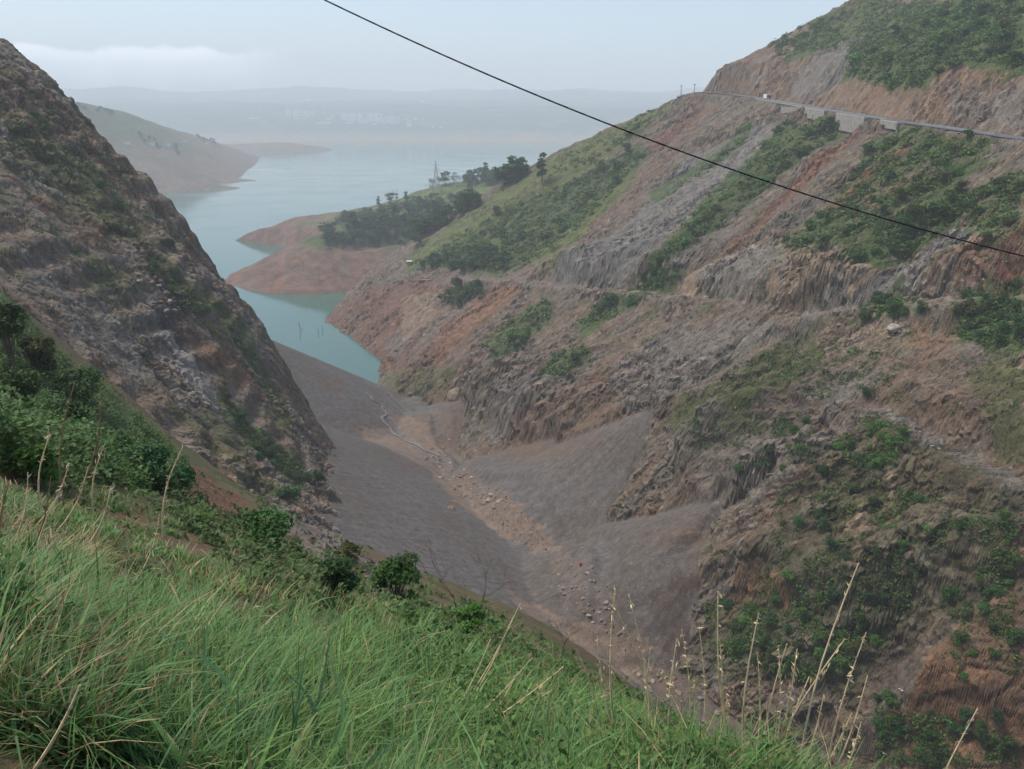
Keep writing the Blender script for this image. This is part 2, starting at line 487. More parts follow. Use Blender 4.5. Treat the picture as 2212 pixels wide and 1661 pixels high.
def ground_mat(name, fine, mid, bump=0.6, strength=0.5, rough=0.95):
    """earth: surveyed ground colour, broken up by grain at two scales, with fine relief"""
    m, nt, b = new_mat(name)
    L = nt.links.new
    att = node(nt, 'ShaderNodeAttribute', attribute_name='Col')
    tc = node(nt, 'ShaderNodeTexCoord')
    n1 = node(nt, 'ShaderNodeTexNoise'); n1.inputs['Scale'].default_value = fine; n1.inputs['Detail'].default_value = 5; n1.inputs['Roughness'].default_value = 0.7
    n2 = node(nt, 'ShaderNodeTexNoise'); n2.inputs['Scale'].default_value = mid; n2.inputs['Detail'].default_value = 6; n2.inputs['Roughness'].default_value = 0.65
    v = node(nt, 'ShaderNodeTexVoronoi'); v.inputs['Scale'].default_value = fine * 0.6
    for n in (n1, n2, v): L(tc.outputs['Object'], n.inputs['Vector'])
    r1 = node(nt, 'ShaderNodeMapRange'); r1.inputs[1].default_value = 0.28; r1.inputs[2].default_value = 0.72; r1.inputs[3].default_value = 1 - strength; r1.inputs[4].default_value = 1 + strength
    r2 = node(nt, 'ShaderNodeMapRange'); r2.inputs[1].default_value = 0.3; r2.inputs[2].default_value = 0.7; r2.inputs[3].default_value = 1 - strength * .7; r2.inputs[4].default_value = 1 + strength * .7
    L(n1.outputs[0], r1.inputs[0]); L(n2.outputs[0], r2.inputs[0])
    mu = node(nt, 'ShaderNodeMath', operation='MULTIPLY'); L(r1.outputs[0], mu.inputs[0]); L(r2.outputs[0], mu.inputs[1])
    vm = node(nt, 'ShaderNodeVectorMath', operation='SCALE'); L(att.outputs['Color'], vm.inputs[0]); L(mu.outputs[0], vm.inputs['Scale'])
    L(vm.outputs[0], b.inputs['Base Color'])
    b.inputs['Roughness'].default_value = rough
    b.inputs['Specular IOR Level'].default_value = 0.15
    ad = node(nt, 'ShaderNodeMath', operation='ADD'); L(n1.outputs[0], ad.inputs[0]); L(n2.outputs[0], ad.inputs[1])
    bp = node(nt, 'ShaderNodeBump'); bp.inputs['Strength'].default_value = bump; bp.inputs['Distance'].default_value = 0.5 / fine
    L(ad.outputs[0], bp.inputs['Height']); L(bp.outputs[0], b.inputs['Normal'])
    return m

def plain_mat(name, col, rough=0.8, var=0.15, scale=3.0, spec=0.3, metal=0.0):
    m, nt, b = new_mat(name)
    L = nt.links.new
    tc = node(nt, 'ShaderNodeTexCoord')
    n1 = node(nt, 'ShaderNodeTexNoise'); n1.inputs['Scale'].default_value = scale; n1.inputs['Detail'].default_value = 4
    L(tc.outputs['Object'], n1.inputs['Vector'])
    r1 = node(nt, 'ShaderNodeMapRange'); r1.inputs[1].default_value = 0.3; r1.inputs[2].default_value = 0.7; r1.inputs[3].default_value = 1 - var; r1.inputs[4].default_value = 1 + var
    L(n1.outputs[0], r1.inputs[0])
    vm = node(nt, 'ShaderNodeVectorMath', operation='SCALE'); vm.inputs[0].default_value = col; L(r1.outputs[0], vm.inputs['Scale'])
    L(vm.outputs[0], b.inputs['Base Color'])
    b.inputs['Roughness'].default_value = rough; b.inputs['Specular IOR Level'].default_value = spec; b.inputs['Metallic'].default_value = metal
    return m

M_NEAR = ground_mat('near_earth', 9.0, 1.2, 0.6, 0.35)
M_MID = ground_mat('hill_earth', 1.5, 0.3, 0.9, 0.46)
M_SCREE = ground_mat('scree_gravel', 2.4, 0.4, 0.7, 0.36)
M_FAR = ground_mat('far_earth', 0.12, 0.03, 0.3, 0.35)

# ------------------------------------------------------------------ terrain sheets
def tag(o, label=None, cat=None, group=None, kind=None):
    if label: o['label'] = label
    if cat: o['category'] = cat
    if group: o['group'] = group
    if kind or label: o['kind'] = kind or 'thing'
    return o

def mesh_obj(name, verts, faces, mat, parent=None, smooth=False, cols=None):
    me = bpy.data.meshes.new(name)
    verts = np.asarray(verts, np.float32); faces = np.asarray(faces, np.int32)
    me.vertices.add(len(verts)); me.vertices.foreach_set('co', verts.ravel())
    n, k = faces.shape
    me.loops.add(n * k); me.loops.foreach_set('vertex_index', faces.ravel())
    me.polygons.add(n); me.polygons.foreach_set('loop_start', np.arange(0, n * k, k, dtype=np.int32))
    me.polygons.foreach_set('loop_total', np.full(n, k, np.int32))
    me.polygons.foreach_set('use_smooth', np.full(n, bool(smooth)))
    me.update(calc_edges=True)
    if cols is not None:
        ca = me.color_attributes.new('Col', 'FLOAT_COLOR', 'POINT')
        ca.data.foreach_set('color', np.concatenate([cols, np.ones((len(cols), 1))], 1).astype(np.float32).ravel())
    me.materials.append(mat)
    o = bpy.data.objects.new(name, me); COL.objects.link(o)
    if parent: o.parent = parent
    return o

class Sheet:
    """terrain sampled on sight-fan lines: columns of constant x / y, rows growing with distance"""
    def __init__(self, u0, u1, du, y0, y1, ry, keep):
        self.us = np.arange(u0, u1 + du, du)
        self.ys = np.exp(np.arange(math.log(y0), math.log(y1) + ry, ry))
        U, Y = np.meshgrid(self.us, self.ys, indexing='ij')
        self.x, self.y = U * Y, Y
        self.z, self.ids = land(self.x, self.y)
        self.V = (CAM_Z - np.maximum(self.z, 0)) / Y
        self.run = np.minimum.accumulate(self.V, 1)
        vis = self.V <= self.run + keep          # ground that shows, with a wide margin
        # and lies in the picture or a good way round it
        du_ = U; dv_ = (CAM_Z - self.z) / Y
        den = CT + ST * dv_
        qx = 512 + FPX * du_ / den; qy = 384.5 + FPX * (CT * dv_ - ST) / den
        vis &= (qx > -170) & (qx < 1194) & (qy > -150) & (qy < 1000)
        fv = vis[:-1, :-1] | vis[1:, :-1] | vis[:-1, 1:] | vis[1:, 1:]
        self.fv = fv
        k = np.zeros(vis.shape, bool)
        k[:-1, :-1] |= fv; k[1:, :-1] |= fv; k[:-1, 1:] |= fv; k[1:, 1:] |= fv
        self.k = np.nonzero(k & (self.z > -6))
    def hit(self, q):
        """sketch points -> ground points (x, y, z, id); y = nan where the sight line meets no ground here"""
        u, v = ray(q)
        c = np.clip((u - self.us[0]) / (self.us[1] - self.us[0]), 0, len(self.us) - 1.001)
        ci = np.round(c).astype(int)
        out = np.full((len(u), 4), np.nan)
        for n in range(len(u)):
            r = -self.run[ci[n]]
            k = int(np.searchsorted(r, -v[n]))
            if k >= len(self.ys) or k == 0: continue
            y0_, y1_ = self.ys[k-1], self.ys[k]
            a, b = self.V[ci[n], k-1] - v[n], v[n] - self.V[ci[n], k]
            f = np.clip(a / (a + b + 1e-12), 0, 1)
            y = y0_ + f * (y1_ - y0_)
            out[n] = (u[n] * y, y, CAM_Z - v[n] * y, self.ids[ci[n], k])
        return out

NEAR = Sheet(-1.25, 1.25, 0.011, 0.7, 165, 0.018, 0.25)
MID = Sheet(-0.80, 0.92, 0.0018, 88, 1290, 0.0020, 0.05)
FAR = Sheet(-0.75, 0.75, 0.003, 1150, 8100, 0.006, 0.05)

def hit(q):
    """ground point for one sketch point, nearest sheet first"""
    h = NEAR.hit([q])[0]
    if np.isnan(h[0]) or NEAR.ids[0, 0] is None or h[3] != 0:
        h = MID.hit([q])[0]
    if np.isnan(h[0]):
        h = FAR.hit([q])[0]
    return h

def hits(qs):
    qs = np.asarray(qs, float)
    a = NEAR.hit(qs); b = MID.hit(qs); c = FAR.hit(qs)
    use = np.isnan(a[:, 0]) | (a[:, 3] != 0)
    a[use] = b[use]
    n = np.isnan(a[:, 0]); a[n] = c[n]
    return a

def inpoly(px, py, P):
    r = np.zeros(px.shape, bool); n = len(P); j = n - 1
    for i in range(n):
        xi, yi, xj, yj = P[i][0], P[i][1], P[j][0], P[j][1]
        if yi != yj:
            c = ((yi > py) != (yj > py)) & (px < (xj - xi) * (py - yi) / (yj - yi) + xi)
            r ^= c
        j = i
    return r
# ------------------------------------------------------------------ ground colours
C = {k: np.array(v) * .88 for k, v in dict(
    veg=(.060, .092, .028), grass=(.100, .125, .042), dry=(.19, .16, .09), red=(.155, .070, .045),
    redbrown=(.150, .103, .074), grey=(.158, .150, .138), pale=(.27, .245, .22), tan=(.250, .19, .132), orange=(.20, .115, .070),
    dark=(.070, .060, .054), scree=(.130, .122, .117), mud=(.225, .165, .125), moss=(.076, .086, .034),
    brown=(.14, .088, .058), bank=(.085, .058, .046), cliff=(.142, .126, .105), rubble=(.17, .14, .12), moss_vignette=(.056, .062, .028)).items()}
# (landform ids, colour, strength, outline in sketch units)
ZONES = [
 (3, 'redbrown', .55, [(1390,330),(1480,250),(1530,260),(1430,370),(1320,470),(1220,570),(1150,590),(1230,510),(1320,420)]),
 (3, 'red', .5, [(1400,240),(1500,212),(1560,225),(1500,260),(1420,330),(1380,330)]),
 (3, 'grass', .85, [(1180,345),(1330,275),(1440,205),(1470,215),(1380,290),(1280,360),(1150,440),(1000,520),(890,580),(865,580),(910,525),(1010,460),(1100,390)]),
 (3, 'veg', .8, [(880,585),(960,540),(1100,450),(1250,380),(1380,310),(1410,330),(1330,430),(1240,520),(1140,575),(1080,600),(1010,590),(930,580)]),
 (3, 'grass', .6, [(1150,560),(1250,460),(1350,370),(1380,380),(1280,480),(1200,570)]),
 (3, 'grey', .9, [(1500,330),(1640,260),(1700,260),(1640,340),(1540,420),(1440,510),(1380,570),(1210,615),(1190,590),(1260,540),(1400,430)]),
 (3, 'veg', .85, [(1700,255),(1790,245),(1835,275),(1740,340),(1640,420),(1560,480),(1480,540),(1430,590),(1400,590),(1440,520),(1530,420),(1620,340)]),
 (3, 'veg', .75, [(1540,330),(1600,280),(1640,250),(1600,320),(1520,370),(1420,440),(1400,420)]),
 (3, 'veg', .75, [(1880,300),(1960,270),(2050,290),(2150,300),(2140,350),(2060,410),(1950,450),(1880,500),(1800,540),(1730,560),(1650,560),(1720,500),(1800,430),(1850,370)]),
 (3, 'redbrown', .7, [(1860,420),(1960,370),(2000,380),(1900,460),(1800,510)]),
 (3, 'red', .6, [(1845,275),(1862,282),(1732,408),(1632,500),(1540,588),(1522,588),(1610,500),(1702,405)]),
 (3, 'red', .7, [(1950,310),(1975,320),(1880,400),(1780,470),(1760,465),(1850,390)]),
 (3, 'veg', .9, [(1980,440),(2080,400),(2110,440),(2020,510),(1930,560),(1860,580),(1800,570),(1860,520)]),
 (3, 'tan', .6, [(1480,600),(1560,540),(1680,500),(1800,570),(1900,570),(2010,560),(1970,600),(1880,640),(1800,670),(1700,650),(1560,630),(1450,640)]),
 (3, 'grey', .7, [(1500,590),(1600,540),(1680,520),(1700,600),(1600,640),(1520,630)]),
 (3, 'grey', .85, [(2080,490),(2120,500),(1990,600),(1860,670),(1740,690),(1700,680),(1830,640),(1940,580)]),
 (3, 'orange', .6, [(2090,520),(2212,460),(2212,650),(2100,640),(2060,590)]),
 (3, 'red', .7, [(2120,560),(2212,500),(2212,600),(2150,620)]),
 (3, 'veg', .6, [(2060,430),(2140,390),(2212,360),(2212,500),(2130,530),(2080,490)]),
 (3, 'veg', .8, [(1830,690),(1880,640),(1980,640),(2010,670),(1930,690),(1850,705)]),
 (3, 'veg', .8, [(2060,650),(2150,610),(2212,600),(2212,760),(2150,770),(2080,740),(2040,680)]),
 (3, 'orange', .5, [(1970,690),(2060,690),(2080,730),(2010,790),(1970,770)]),
 (3, 'tan', .4, [(1840,690),(1960,690),(1980,760),(1880,770),(1820,730)]),
 (3, 'veg', .75, [(1040,750),(1100,690),(1180,640),(1200,680),(1130,740),(1080,780)]),
 (3, 'veg', .85, [(1240,700),(1300,650),(1400,600),(1450,570),(1470,600),(1400,640),(1320,690),(1260,730)]),
 (3, 'veg', .75, [(1160,800),(1200,760),(1260,740),(1280,770),(1210,820),(1170,830)]),
 (3, 'red', .55, [(700,690),(800,620),(900,600),(980,615),(920,700),(870,800),(790,780),(735,730)]),
 (3, 'grey', .5, [(830,740),(920,640),(960,640),(900,720),(860,780)]),
 (3, 'red', .5, [(860,820),(960,700),(1070,610),(1140,620),(1050,700),(970,770),(890,850),(830,850)]),
 (3, 'orange', .75, [(950,730),(1080,620),(1120,625),(1010,720),(930,800)]),
 (3, 'tan', .5, [(870,640),(960,620),(940,680),(870,740)]),
 (3, 'moss', .55, [(800,860),(830,810),(900,790),(985,790),(970,860),(900,885),(830,885)]),
 (3, 'red', .35, [(830,880),(900,850),(985,820),(980,870),(900,890)]),
 (3, 'grey', .6, [(1060,870),(1110,800),(1160,790),(1230,800),(1130,890),(1060,960),(1040,930)]),
 (3, 'brown', .5, [(1100,960),(1160,860),(1300,800),(1420,780),(1400,860),(1330,930),(1200,965)]),
 (3, 'grey', .55, [(1300,800),(1440,720),(1600,690),(1700,700),(1600,780),(1440,850),(1350,880)]),
 (3, 'redbrown', .45, [(1560,880),(1700,800),(1800,770),(1900,780),(2000,740),(2080,760),(1960,830),(1800,890),(1650,905)]),
 (3, 'grey', .6, [(1740,880),(1850,800),(1960,750),(1990,770),(1880,840),(1800,890)]),
 (3, 'moss', .85, [(1440,905),(1550,830),(1680,750),(1760,720),(1790,770),(1700,840),(1600,885),(1480,915)]),
 (3, 'cliff', .8, [(1430,930),(1560,880),(1780,900),(1760,960),(1640,1090),(1560,1120),(1460,1130),(1420,1030)]),
 (3, 'moss', .6, [(1480,900),(1600,890),(1760,905),(1700,935),(1560,920)]),
 (3, 'redbrown', .5, [(1430,1040),(1500,1060),(1520,1120),(1460,1130)]),
 (3, 'redbrown', .55, [(1880,760),(2212,800),(2212,1000),(2060,950),(1900,870)]),
 (3, 'moss', .7, [(2100,780),(2212,760),(2212,1010),(2130,950)]),
 (3, 'moss_vignette', .55, [(1760,960),(1890,890),(2212,1050),(2212,1480),(1990,1320),(1800,1500),(1560,1500),(1500,1380),(1580,1250),(1650,1130)]),  # moss with the lower right corner's vignette shade painted into its colour
 (3, 'tan', .55, [(1930,1020),(1970,1010),(1900,1110),(1860,1200),(1830,1210),(1850,1130)]),
 (3, 'redbrown', .6, [(1660,1060),(1760,980),(1740,1080),(1640,1180),(1600,1200)]),
 (3, 'orange', .6, [(1570,1200),(1640,1190),(1720,1260),(1690,1310),(1580,1310)]),
 (3, 'brown', .8, [(2212,1180),(2212,1661),(1950,1661),(1960,1540),(2000,1440),(2100,1300)]),
 (3, 'orange', .45, [(1960,1400),(2060,1420),(2212,1450),(2212,1661),(2040,1661),(1980,1560)]),
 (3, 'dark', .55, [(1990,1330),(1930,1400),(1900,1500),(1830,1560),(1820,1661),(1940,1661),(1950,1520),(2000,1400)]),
 (3, 'grey', .6, [(1880,888),(1960,900),(2090,980),(2212,1040),(2212,1060),(2080,1000),(1960,935)]),
 (3, 'rubble', .7, [(985,597),(1300,621),(1560,647),(1560,657),(1300,635),(985,607)]),
 (3, 'rubble', .7, [(1700,684),(1840,662),(1990,650),(2210,634),(2210,646),(1990,662),(1840,675),(1700,696)]),
 (4, 'veg', .9, [(1640,95),(1760,40),(1900,-20),(2230,-20),(2230,160),(2150,168),(2080,140),(1990,195),(1920,205),(1900,175),(1800,172),(1830,110),(1690,138)]),
 (4, 'grey', .8, [(1830,85),(1870,75),(1820,180),(1760,215),(1690,205),(1740,150)]),
 (4, 'orange', .35, [(1760,215),(1900,170),(2000,200),(2080,150),(2212,170),(2212,230),(2000,260),(1850,240)]),
 (4, 'redbrown', .6, [(1540,205),(1600,120),(1700,140),(1720,200),(1640,215)]),
 (4, 'grey', .6, [(2050,190),(2212,180),(2212,290),(2060,260)]),
 (1, 'redbrown', .65, [(0,130),(120,215),(250,330),(330,430),(300,440),(150,330),(0,250)]),
 (1, 'red', .8, [(190,250),(270,290),(300,340),(240,320),(180,280)]),
 (1, 'moss', .55, [(0,210),(120,300),(260,420),(380,560),(340,580),(200,470),(0,340)]),
 (1, 'tan', .4, [(240,400),(330,470),(410,560),(380,570),(290,480)]),
 (1, 'pale', 1.0, [(340,720),(385,730),(450,830),(560,950),(660,1015),(690,1045),(620,1015),(520,945),(420,845),(370,790)]),
 (1, 'grey', .6, [(0,480),(120,590),(260,700),(330,760),(290,810),(160,745),(60,690),(0,640)]),
 (1, 'grey', .5, [(260,860),(420,870),(520,960),(600,1060),(480,1040),(330,960)]),
 (1, 'orange', .6, [(410,690),(450,740),(500,755),(560,830),(530,850),(450,800),(400,745)]),
 (1, 'red', .6, [(395,480),(415,500),(420,570),(400,560)]),
 (1, 'moss', .75, [(300,550),(330,550),(430,630),(520,690),(500,720),(370,640)]),
 (1, 'veg', .75, [(460,830),(560,920),(640,1000),(670,1060),(640,1050),(560,985),(480,890)]),
 (1, 'veg', .6, [(520,680),(560,760),(600,850),(640,930),(610,930),(550,820),(510,730)]),
 (1, 'dark', .7, [(330,590),(410,640),(430,720),(390,740),(335,690)]),
 (1, 'moss', .6, [(360,880),(480,900),(560,1000),(620,1090),(560,1090),(450,1000)]),
 (2, 'mud', .75, [(770,925),(840,930),(915,958),(1020,1035),(1130,1105),(1190,1160),(1210,1200),(1150,1195),(1000,1100),(920,1010),(850,975),(790,950)]),
 (2, 'rubble', .6, [(900,960),(960,975),(1080,1060),(1110,1100),(1050,1090),(960,1040),(910,1000)]),
 (2, 'mud', .7, [(1080,1265),(1150,1300),(1240,1350),(1340,1385),(1420,1420),(1350,1470),(1260,1420),(1140,1330)]),
 (2, 'redbrown', .6, [(840,885),(1000,860),(1100,955),(1300,960),(1180,992),(1020,992),(920,965)]),
 (2, 'mud', .55, [(830,880),(880,900),(960,970),(1040,985),(1000,1000),(900,960)]),
 (2, 'redbrown', .5, [(640,800),(745,820),(740,850),(700,840)]),
 (2, 'rubble', .55, [(1180,1200),(1260,1200),(1310,1330),(1370,1400),(1290,1360),(1220,1290)]),
 (2, 'bank', .8, [(1642,1100),(1648,1130),(1570,1210),(1440,1300),(1400,1330),(1450,1260),(1560,1160)]),
 (2, 'redbrown', .45, [(1640,1100),(1480,1170),(1380,1190),(1470,1145),(1560,1120)]),
 (2, 'bank', .35, [(1390,1330),(1480,1290),(1520,1400),(1440,1420)]),
 (2, 'redbrown', .5, [(1400,1420),(1560,1450),(1700,1600),(1500,1600),(1380,1480)]),
 (0, 'red', .9, [(405,995),(520,1080),(520,1110),(430,1110),(400,1050)]),
 (0, 'rubble', .8, [(610,1100),(720,1130),(860,1270),(960,1330),(900,1330),(760,1270),(640,1180)]),
 (0, 'veg', .8, [(0,690),(130,790),(250,870),(400,1010),(400,1060),(250,1050),(0,1000)]),
]

def mix(a, c, w):
    return a * (1 - w[..., None]) + c * w[..., None]

def colour(S):
    x, y, z, ids = S.x[S.k], S.y[S.k], S.z[S.k], S.ids[S.k]
    n_big = fbm(x / 40, y / 40, z / 40, 3); n_mid = fbm(x / 9, y / 9, z / 9, 3); n_sm = fbm(x / 2.3, y / 2.3, z / 2.3, 3)
    st = fbm((y + 5 * n_big) / 6.5, (x - 4 * n_mid) / 55, None, 4)        # streaks down the fall line
    st2 = fbm((y + 3 * n_mid) / 2.4 + 40, x / 16, None, 3)
    col = np.zeros(x.shape + (3,))
    # hillside rock
    r = mix(np.broadcast_to(C['redbrown'], col.shape), C['cliff'], np.clip(.55 + 1.2 * st + .5 * n_big, 0, 1))
    r = mix(r, C['tan'], np.clip(1.4 * st2 + .9 * n_mid - .25, 0, .75))
    r = mix(r, C['dark'], np.clip(-1.5 * st2 - .8 * n_sm - .35, 0, .7))
    r = mix(r, C['pale'], np.clip(4.0 * perlin(x / .9, y / .9, z / .9) - 1.9, 0, .8))
    r = mix(r, C['moss'], np.clip(2.0 * n_mid + 1.2 * st - .38, 0, .7))
    l = mix(np.broadcast_to(C['brown'] * 1.0, col.shape), C['cliff'] * 1.05, np.clip(.68 + 1.3 * n_mid + .6 * st, 0, 1))
    l = l * 1.15  # left slope's colour lifted to stand in for the sunlight it lacks
    l = mix(l, C['moss'] * 1.1, np.clip(1.8 * fbm(x / 12 + 7, y / 12, z / 12, 3) - .1 + (z - 90) * .004, 0, .7))
    l = mix(l, C['tan'], np.clip(2.2 * n_sm - .55, 0, .6))
    l = mix(l, C['dark'], np.clip(-2.0 * n_sm - .4, 0, .6))
    s = mix(np.broadcast_to(C['scree'], col.shape), C['redbrown'] * .75, np.clip(.1 + 1.0 * n_big + .35 * n_mid, 0, .42))
    s = mix(s, C['pale'] * .8, np.clip(3.5 * perlin(x / .6, y / .6) - 1.6, 0, .6))
    s = s * (1 + .3 * fbm(x / 1.3, y / 1.3, None, 3) + .16 * fbm((x + y) / 30, (y - x) / 2.2, None, 3))[..., None]
    up = mix(np.broadcast_to(C['redbrown'] * 1.05, col.shape), C['tan'], np.clip(.3 + 1.2 * fbm(y / 5, z / 14, None, 3), 0, .8))
    up = mix(up, C['grey'], np.clip(.1 + 1.5 * n_mid, 0, .7))
    up = mix(up, C['dark'], np.clip(-1.8 * n_sm - .4, 0, .5))
    g = mix(np.broadcast_to(C['moss'] * 1.1, col.shape), C['brown'] * 1.1, np.clip(.45 + 1.3 * n_mid + .8 * n_sm, 0, .85))
    p = mix(np.broadcast_to(C['redbrown'], col.shape), C['tan'] * .8, np.clip(.3 * n_mid + .5 * fbm(x / 60, z / 2.5, None, 3), 0, .6))
    p = mix(p, C['veg'] * 1.2, sstep(24, 34, z + 9 * n_mid) * (y < 860))
    p = mix(p, C['red'] * 1.1, np.clip(.3 + 1.5 * n_mid, 0, .7) * sstep(30, 16, z))
    p = mix(p, C['grass'], sstep(16, 30, z + 12 * n_mid) * (y > 800))
    fpn = mix(np.broadcast_to(C['redbrown'] * 1.15, col.shape), C['moss'], sstep(35, 110, z + 50 * fbm(x / 130, y / 130, None, 4)))
    fpn = mix(fpn, C['grass'], np.clip(2.5 * fbm(x / 190 + 5, z / 14, None, 3) - .35, 0, .8) * sstep(20, 50, z))
    fsh = mix(np.broadcast_to(C['tan'], col.shape), np.array([.085, .10, .075]), sstep(15, 50, z + 30 * n_big))
    fsh = mix(fsh, C['tan'], np.clip(2.0 * fbm(x / 160, y / 160, None, 3) - .3, 0, .6))
    for i, a in enumerate([g, l, s, r, up, p, fpn, fsh]):
        m = ids == i
        col[m] = a[m]
    S.n = dict(mid=n_mid, sm=n_sm)
    return col

WARM = np.array([1.04, 1.0, .92])
def apply_zones(S, col, layers):
    x, y, sid = S.x[S.k], S.y[S.k], S.ids[S.k]
    ex = 2.6 * fbm(x / 5, y / 5, None, 3) + 1.0 * perlin(x / 1.1, y / 1.1); ey = 3.4 * fbm(x / 5 + 30, y / 5, None, 3) + 1.0 * perlin(x / 1.1 + 50, y / 1.1) + 4.5 * fbm(y / 5 + 11, x / 38, None, 3)
    near = np.clip(y / 120, .15, 1)
    X, Yy = x + ex * near, y + ey * near
    for ids, c, w, poly in ZONES:
        if ids not in layers: continue
        h = (NEAR if ids == 0 else MID).hit(poly)
        h = h[~np.isnan(h[:, 0])]
        if len(h) < 3: continue
        m = (sid == ids) & (X > h[:, 0].min()) & (X < h[:, 0].max()) & (Yy > h[:, 1].min()) & (Yy < h[:, 1].max())
        idx = np.nonzero(m)[0]
        k = idx[inpoly(X[idx], Yy[idx], h[:, :2])]
        ww = np.clip(w * (1 + .5 * S.n['mid'][k] + .6 * S.n['sm'][k]), 0, 1)[:, None]
        col[k] = col[k] * (1 - ww) + C[c] * ww * (1 + .25 * S.n['sm'][k])[:, None]

# ------------------------------------------------------------------ terrain meshes
def rock_relief(S, col):
    """push rock out along the surface normal: ledges, joints and blocks"""
    P = np.stack([S.x, S.y, S.z], -1)
    n = np.cross(np.gradient(P, axis=0), np.gradient(P, axis=1))[S.k]
    n /= np.linalg.norm(n, axis=-1)[..., None] + 1e-9
    n *= np.where(n[..., 2:3] < 0, -1, 1)
    x, y, z, ids = S.x[S.k], S.y[S.k], S.z[S.k], S.ids[S.k]
    d = np.zeros(len(x))
    m = np.isin(ids, (1, 3, 4))
    green = np.clip((col[m, 1] - col[m, 0]) * 30 + .2, 0, 1)
    X, Y_, Z = x[m], y[m], z[m]
    wob = 1.5 * perlin(X / 9, Y_ / 9)
    e = 1.8 * (ridged(X / 24, (Y_ + wob) / 9, Z / 20, 2) - .5) + .5 * (ridged(X / 6 + 3, (Y_ + wob) / 3.0, Z / 4, 1) - .5) \
        + .6 * (ridged(X / 2.2, Y_ / 1.3, Z / 1.4, 2) - .5) + .32 * perlin(X / .8, Y_ / .8, Z / .8)
    tilt = .35 * X + .2 * Y_
    v1, g1 = cells((X + wob) / 7.0, (Y_ + tilt * .2) / 3.6, (Z + tilt * .3) / 4.2)
    v2, g2 = cells((X + wob) / 2.5, (Y_ + tilt * .2) / 1.6, (Z + tilt * .3) / 1.7)
    e = e * .75 + 1.5 * (v1 - .5) * sstep(0, .10, g1) + .8 * (v2 - .5) - .5 * sstep(.10, 0, g1) - .2 * sstep(.12, 0, g2)
    soft = sstep(-.15, .2, fbm(X / 28 + 3, Y_ / 28, None, 2))          # rock crops out here, earth there
    tone = 1 + (1 - .6 * green) * (.25 + .75 * soft) * (.55 * (v1 - .5) + .7 * (v2 - .5))
    col[m] *= tone[:, None]
    e = e * (.4 + .6 * soft)
    d[m] = e * (1 - .5 * green) * np.where(ids[m] == 1, 1, sstep(3, 6, np.abs(X - np.interp(Y_, RY, RX))))
    m = ids == 2
    d[m] = .10 * fbm(x[m] / 2.2, y[m] / 2.2, None, 2) + .12 * fbm((x[m] + y[m]) / 25, (y[m] - x[m]) / 2.0, None, 2)
    m = ids == 5
    d[m] = 1.2 * fbm(x[m] / 18, y[m] / 18, z[m] / 8, 4)
    col[np.isin(ids, (1, 3, 4))] *= WARM
    col[ids == 2] *= np.array([.95, .92, .86])
    P[S.k] += n * d[..., None]
    return P

def build_sheet(S, col, ids_mats, pos):
    nc, nr = S.x.shape
    idx = np.arange(nc * nr).reshape(nc, nr)
    F = np.stack([idx[:-1, :-1], idx[1:, :-1], idx[1:, 1:], idx[:-1, 1:]], -1)
    P = pos.reshape(-1, 3)
    Cc = np.zeros((nc * nr, 3)); Cc[S.k[0] * nr + S.k[1]] = col
    low = np.maximum.reduce([S.z[:-1, :-1], S.z[1:, :-1], S.z[1:, 1:], S.z[:-1, 1:]])
    out = {}
    fid = S.ids[:-1, :-1]
    for i, (mat) in ids_mats.items():
        m = (fid == i) & S.fv & (low > -1.5)
        f = F[m]
        if len(f) == 0: continue
        uq, inv = np.unique(f.ravel(), return_inverse=True)
        o = mesh_obj(IDS[i], P[uq], inv.reshape(-1, 4), mat, None, i in (0, 2, 5, 6, 7), np.clip(Cc[uq], 0.01, 1))
        tag(o, kind='structure')
        out[i] = o
    return out

col_mid = colour(MID); apply_zones(MID, col_mid, (1, 2, 3, 4, 5))
col_near = colour(NEAR); apply_zones(NEAR, col_near, (0,))
col_far = colour(FAR)
pos_mid = rock_relief(MID, col_mid)
build_sheet(MID, col_mid, {1: M_MID, 2: M_SCREE, 3: M_MID, 4: M_MID, 5: M_FAR}, pos_mid)
build_sheet(NEAR, col_near, {0: M_NEAR}, np.stack([NEAR.x, NEAR.y, NEAR.z], -1))
build_sheet(FAR, col_far, {6: M_FAR, 7: M_FAR}, np.stack([FAR.x, FAR.y, FAR.z], -1))

# ------------------------------------------------------------------ lake
def water_mat():
    m, nt, b = new_mat('lake_water')
    L = nt.links.new
    tc = node(nt, 'ShaderNodeTexCoord')
    n1 = node(nt, 'ShaderNodeTexNoise'); n1.inputs['Scale'].default_value = 0.5; n1.inputs['Detail'].default_value = 4
    n2 = node(nt, 'ShaderNodeTexNoise'); n2.inputs['Scale'].default_value = 0.012; n2.inputs['Detail'].default_value = 3
    L(tc.outputs['Object'], n1.inputs['Vector']); L(tc.outputs['Object'], n2.inputs['Vector'])
    bp = node(nt, 'ShaderNodeBump'); bp.inputs['Strength'].default_value = 0.25; bp.inputs['Distance'].default_value = 0.05
    L(n1.outputs[0], bp.inputs['Height']); L(bp.outputs[0], b.inputs['Normal'])
    r = node(nt, 'ShaderNodeMapRange'); r.inputs[1].default_value = .35; r.inputs[2].default_value = .65; r.inputs[3].default_value = .06; r.inputs[4].default_value = .16
    L(n2.outputs[0], r.inputs[0]); L(r.outputs[0], b.inputs['Roughness'])
    b.inputs['Base Color'].default_value = (.046, .116, .086, 1)
    b.inputs['IOR'].default_value = 1.33
    b.inputs['Specular IOR Level'].default_value = 0.5
    return m
lake = mesh_obj('lake', [(-5200, 330, 0), (5200, 330, 0), (5200, 4050, 0), (-5200, 4050, 0)], [(0, 1, 2, 3)], water_mat())
tag(lake, kind='structure')
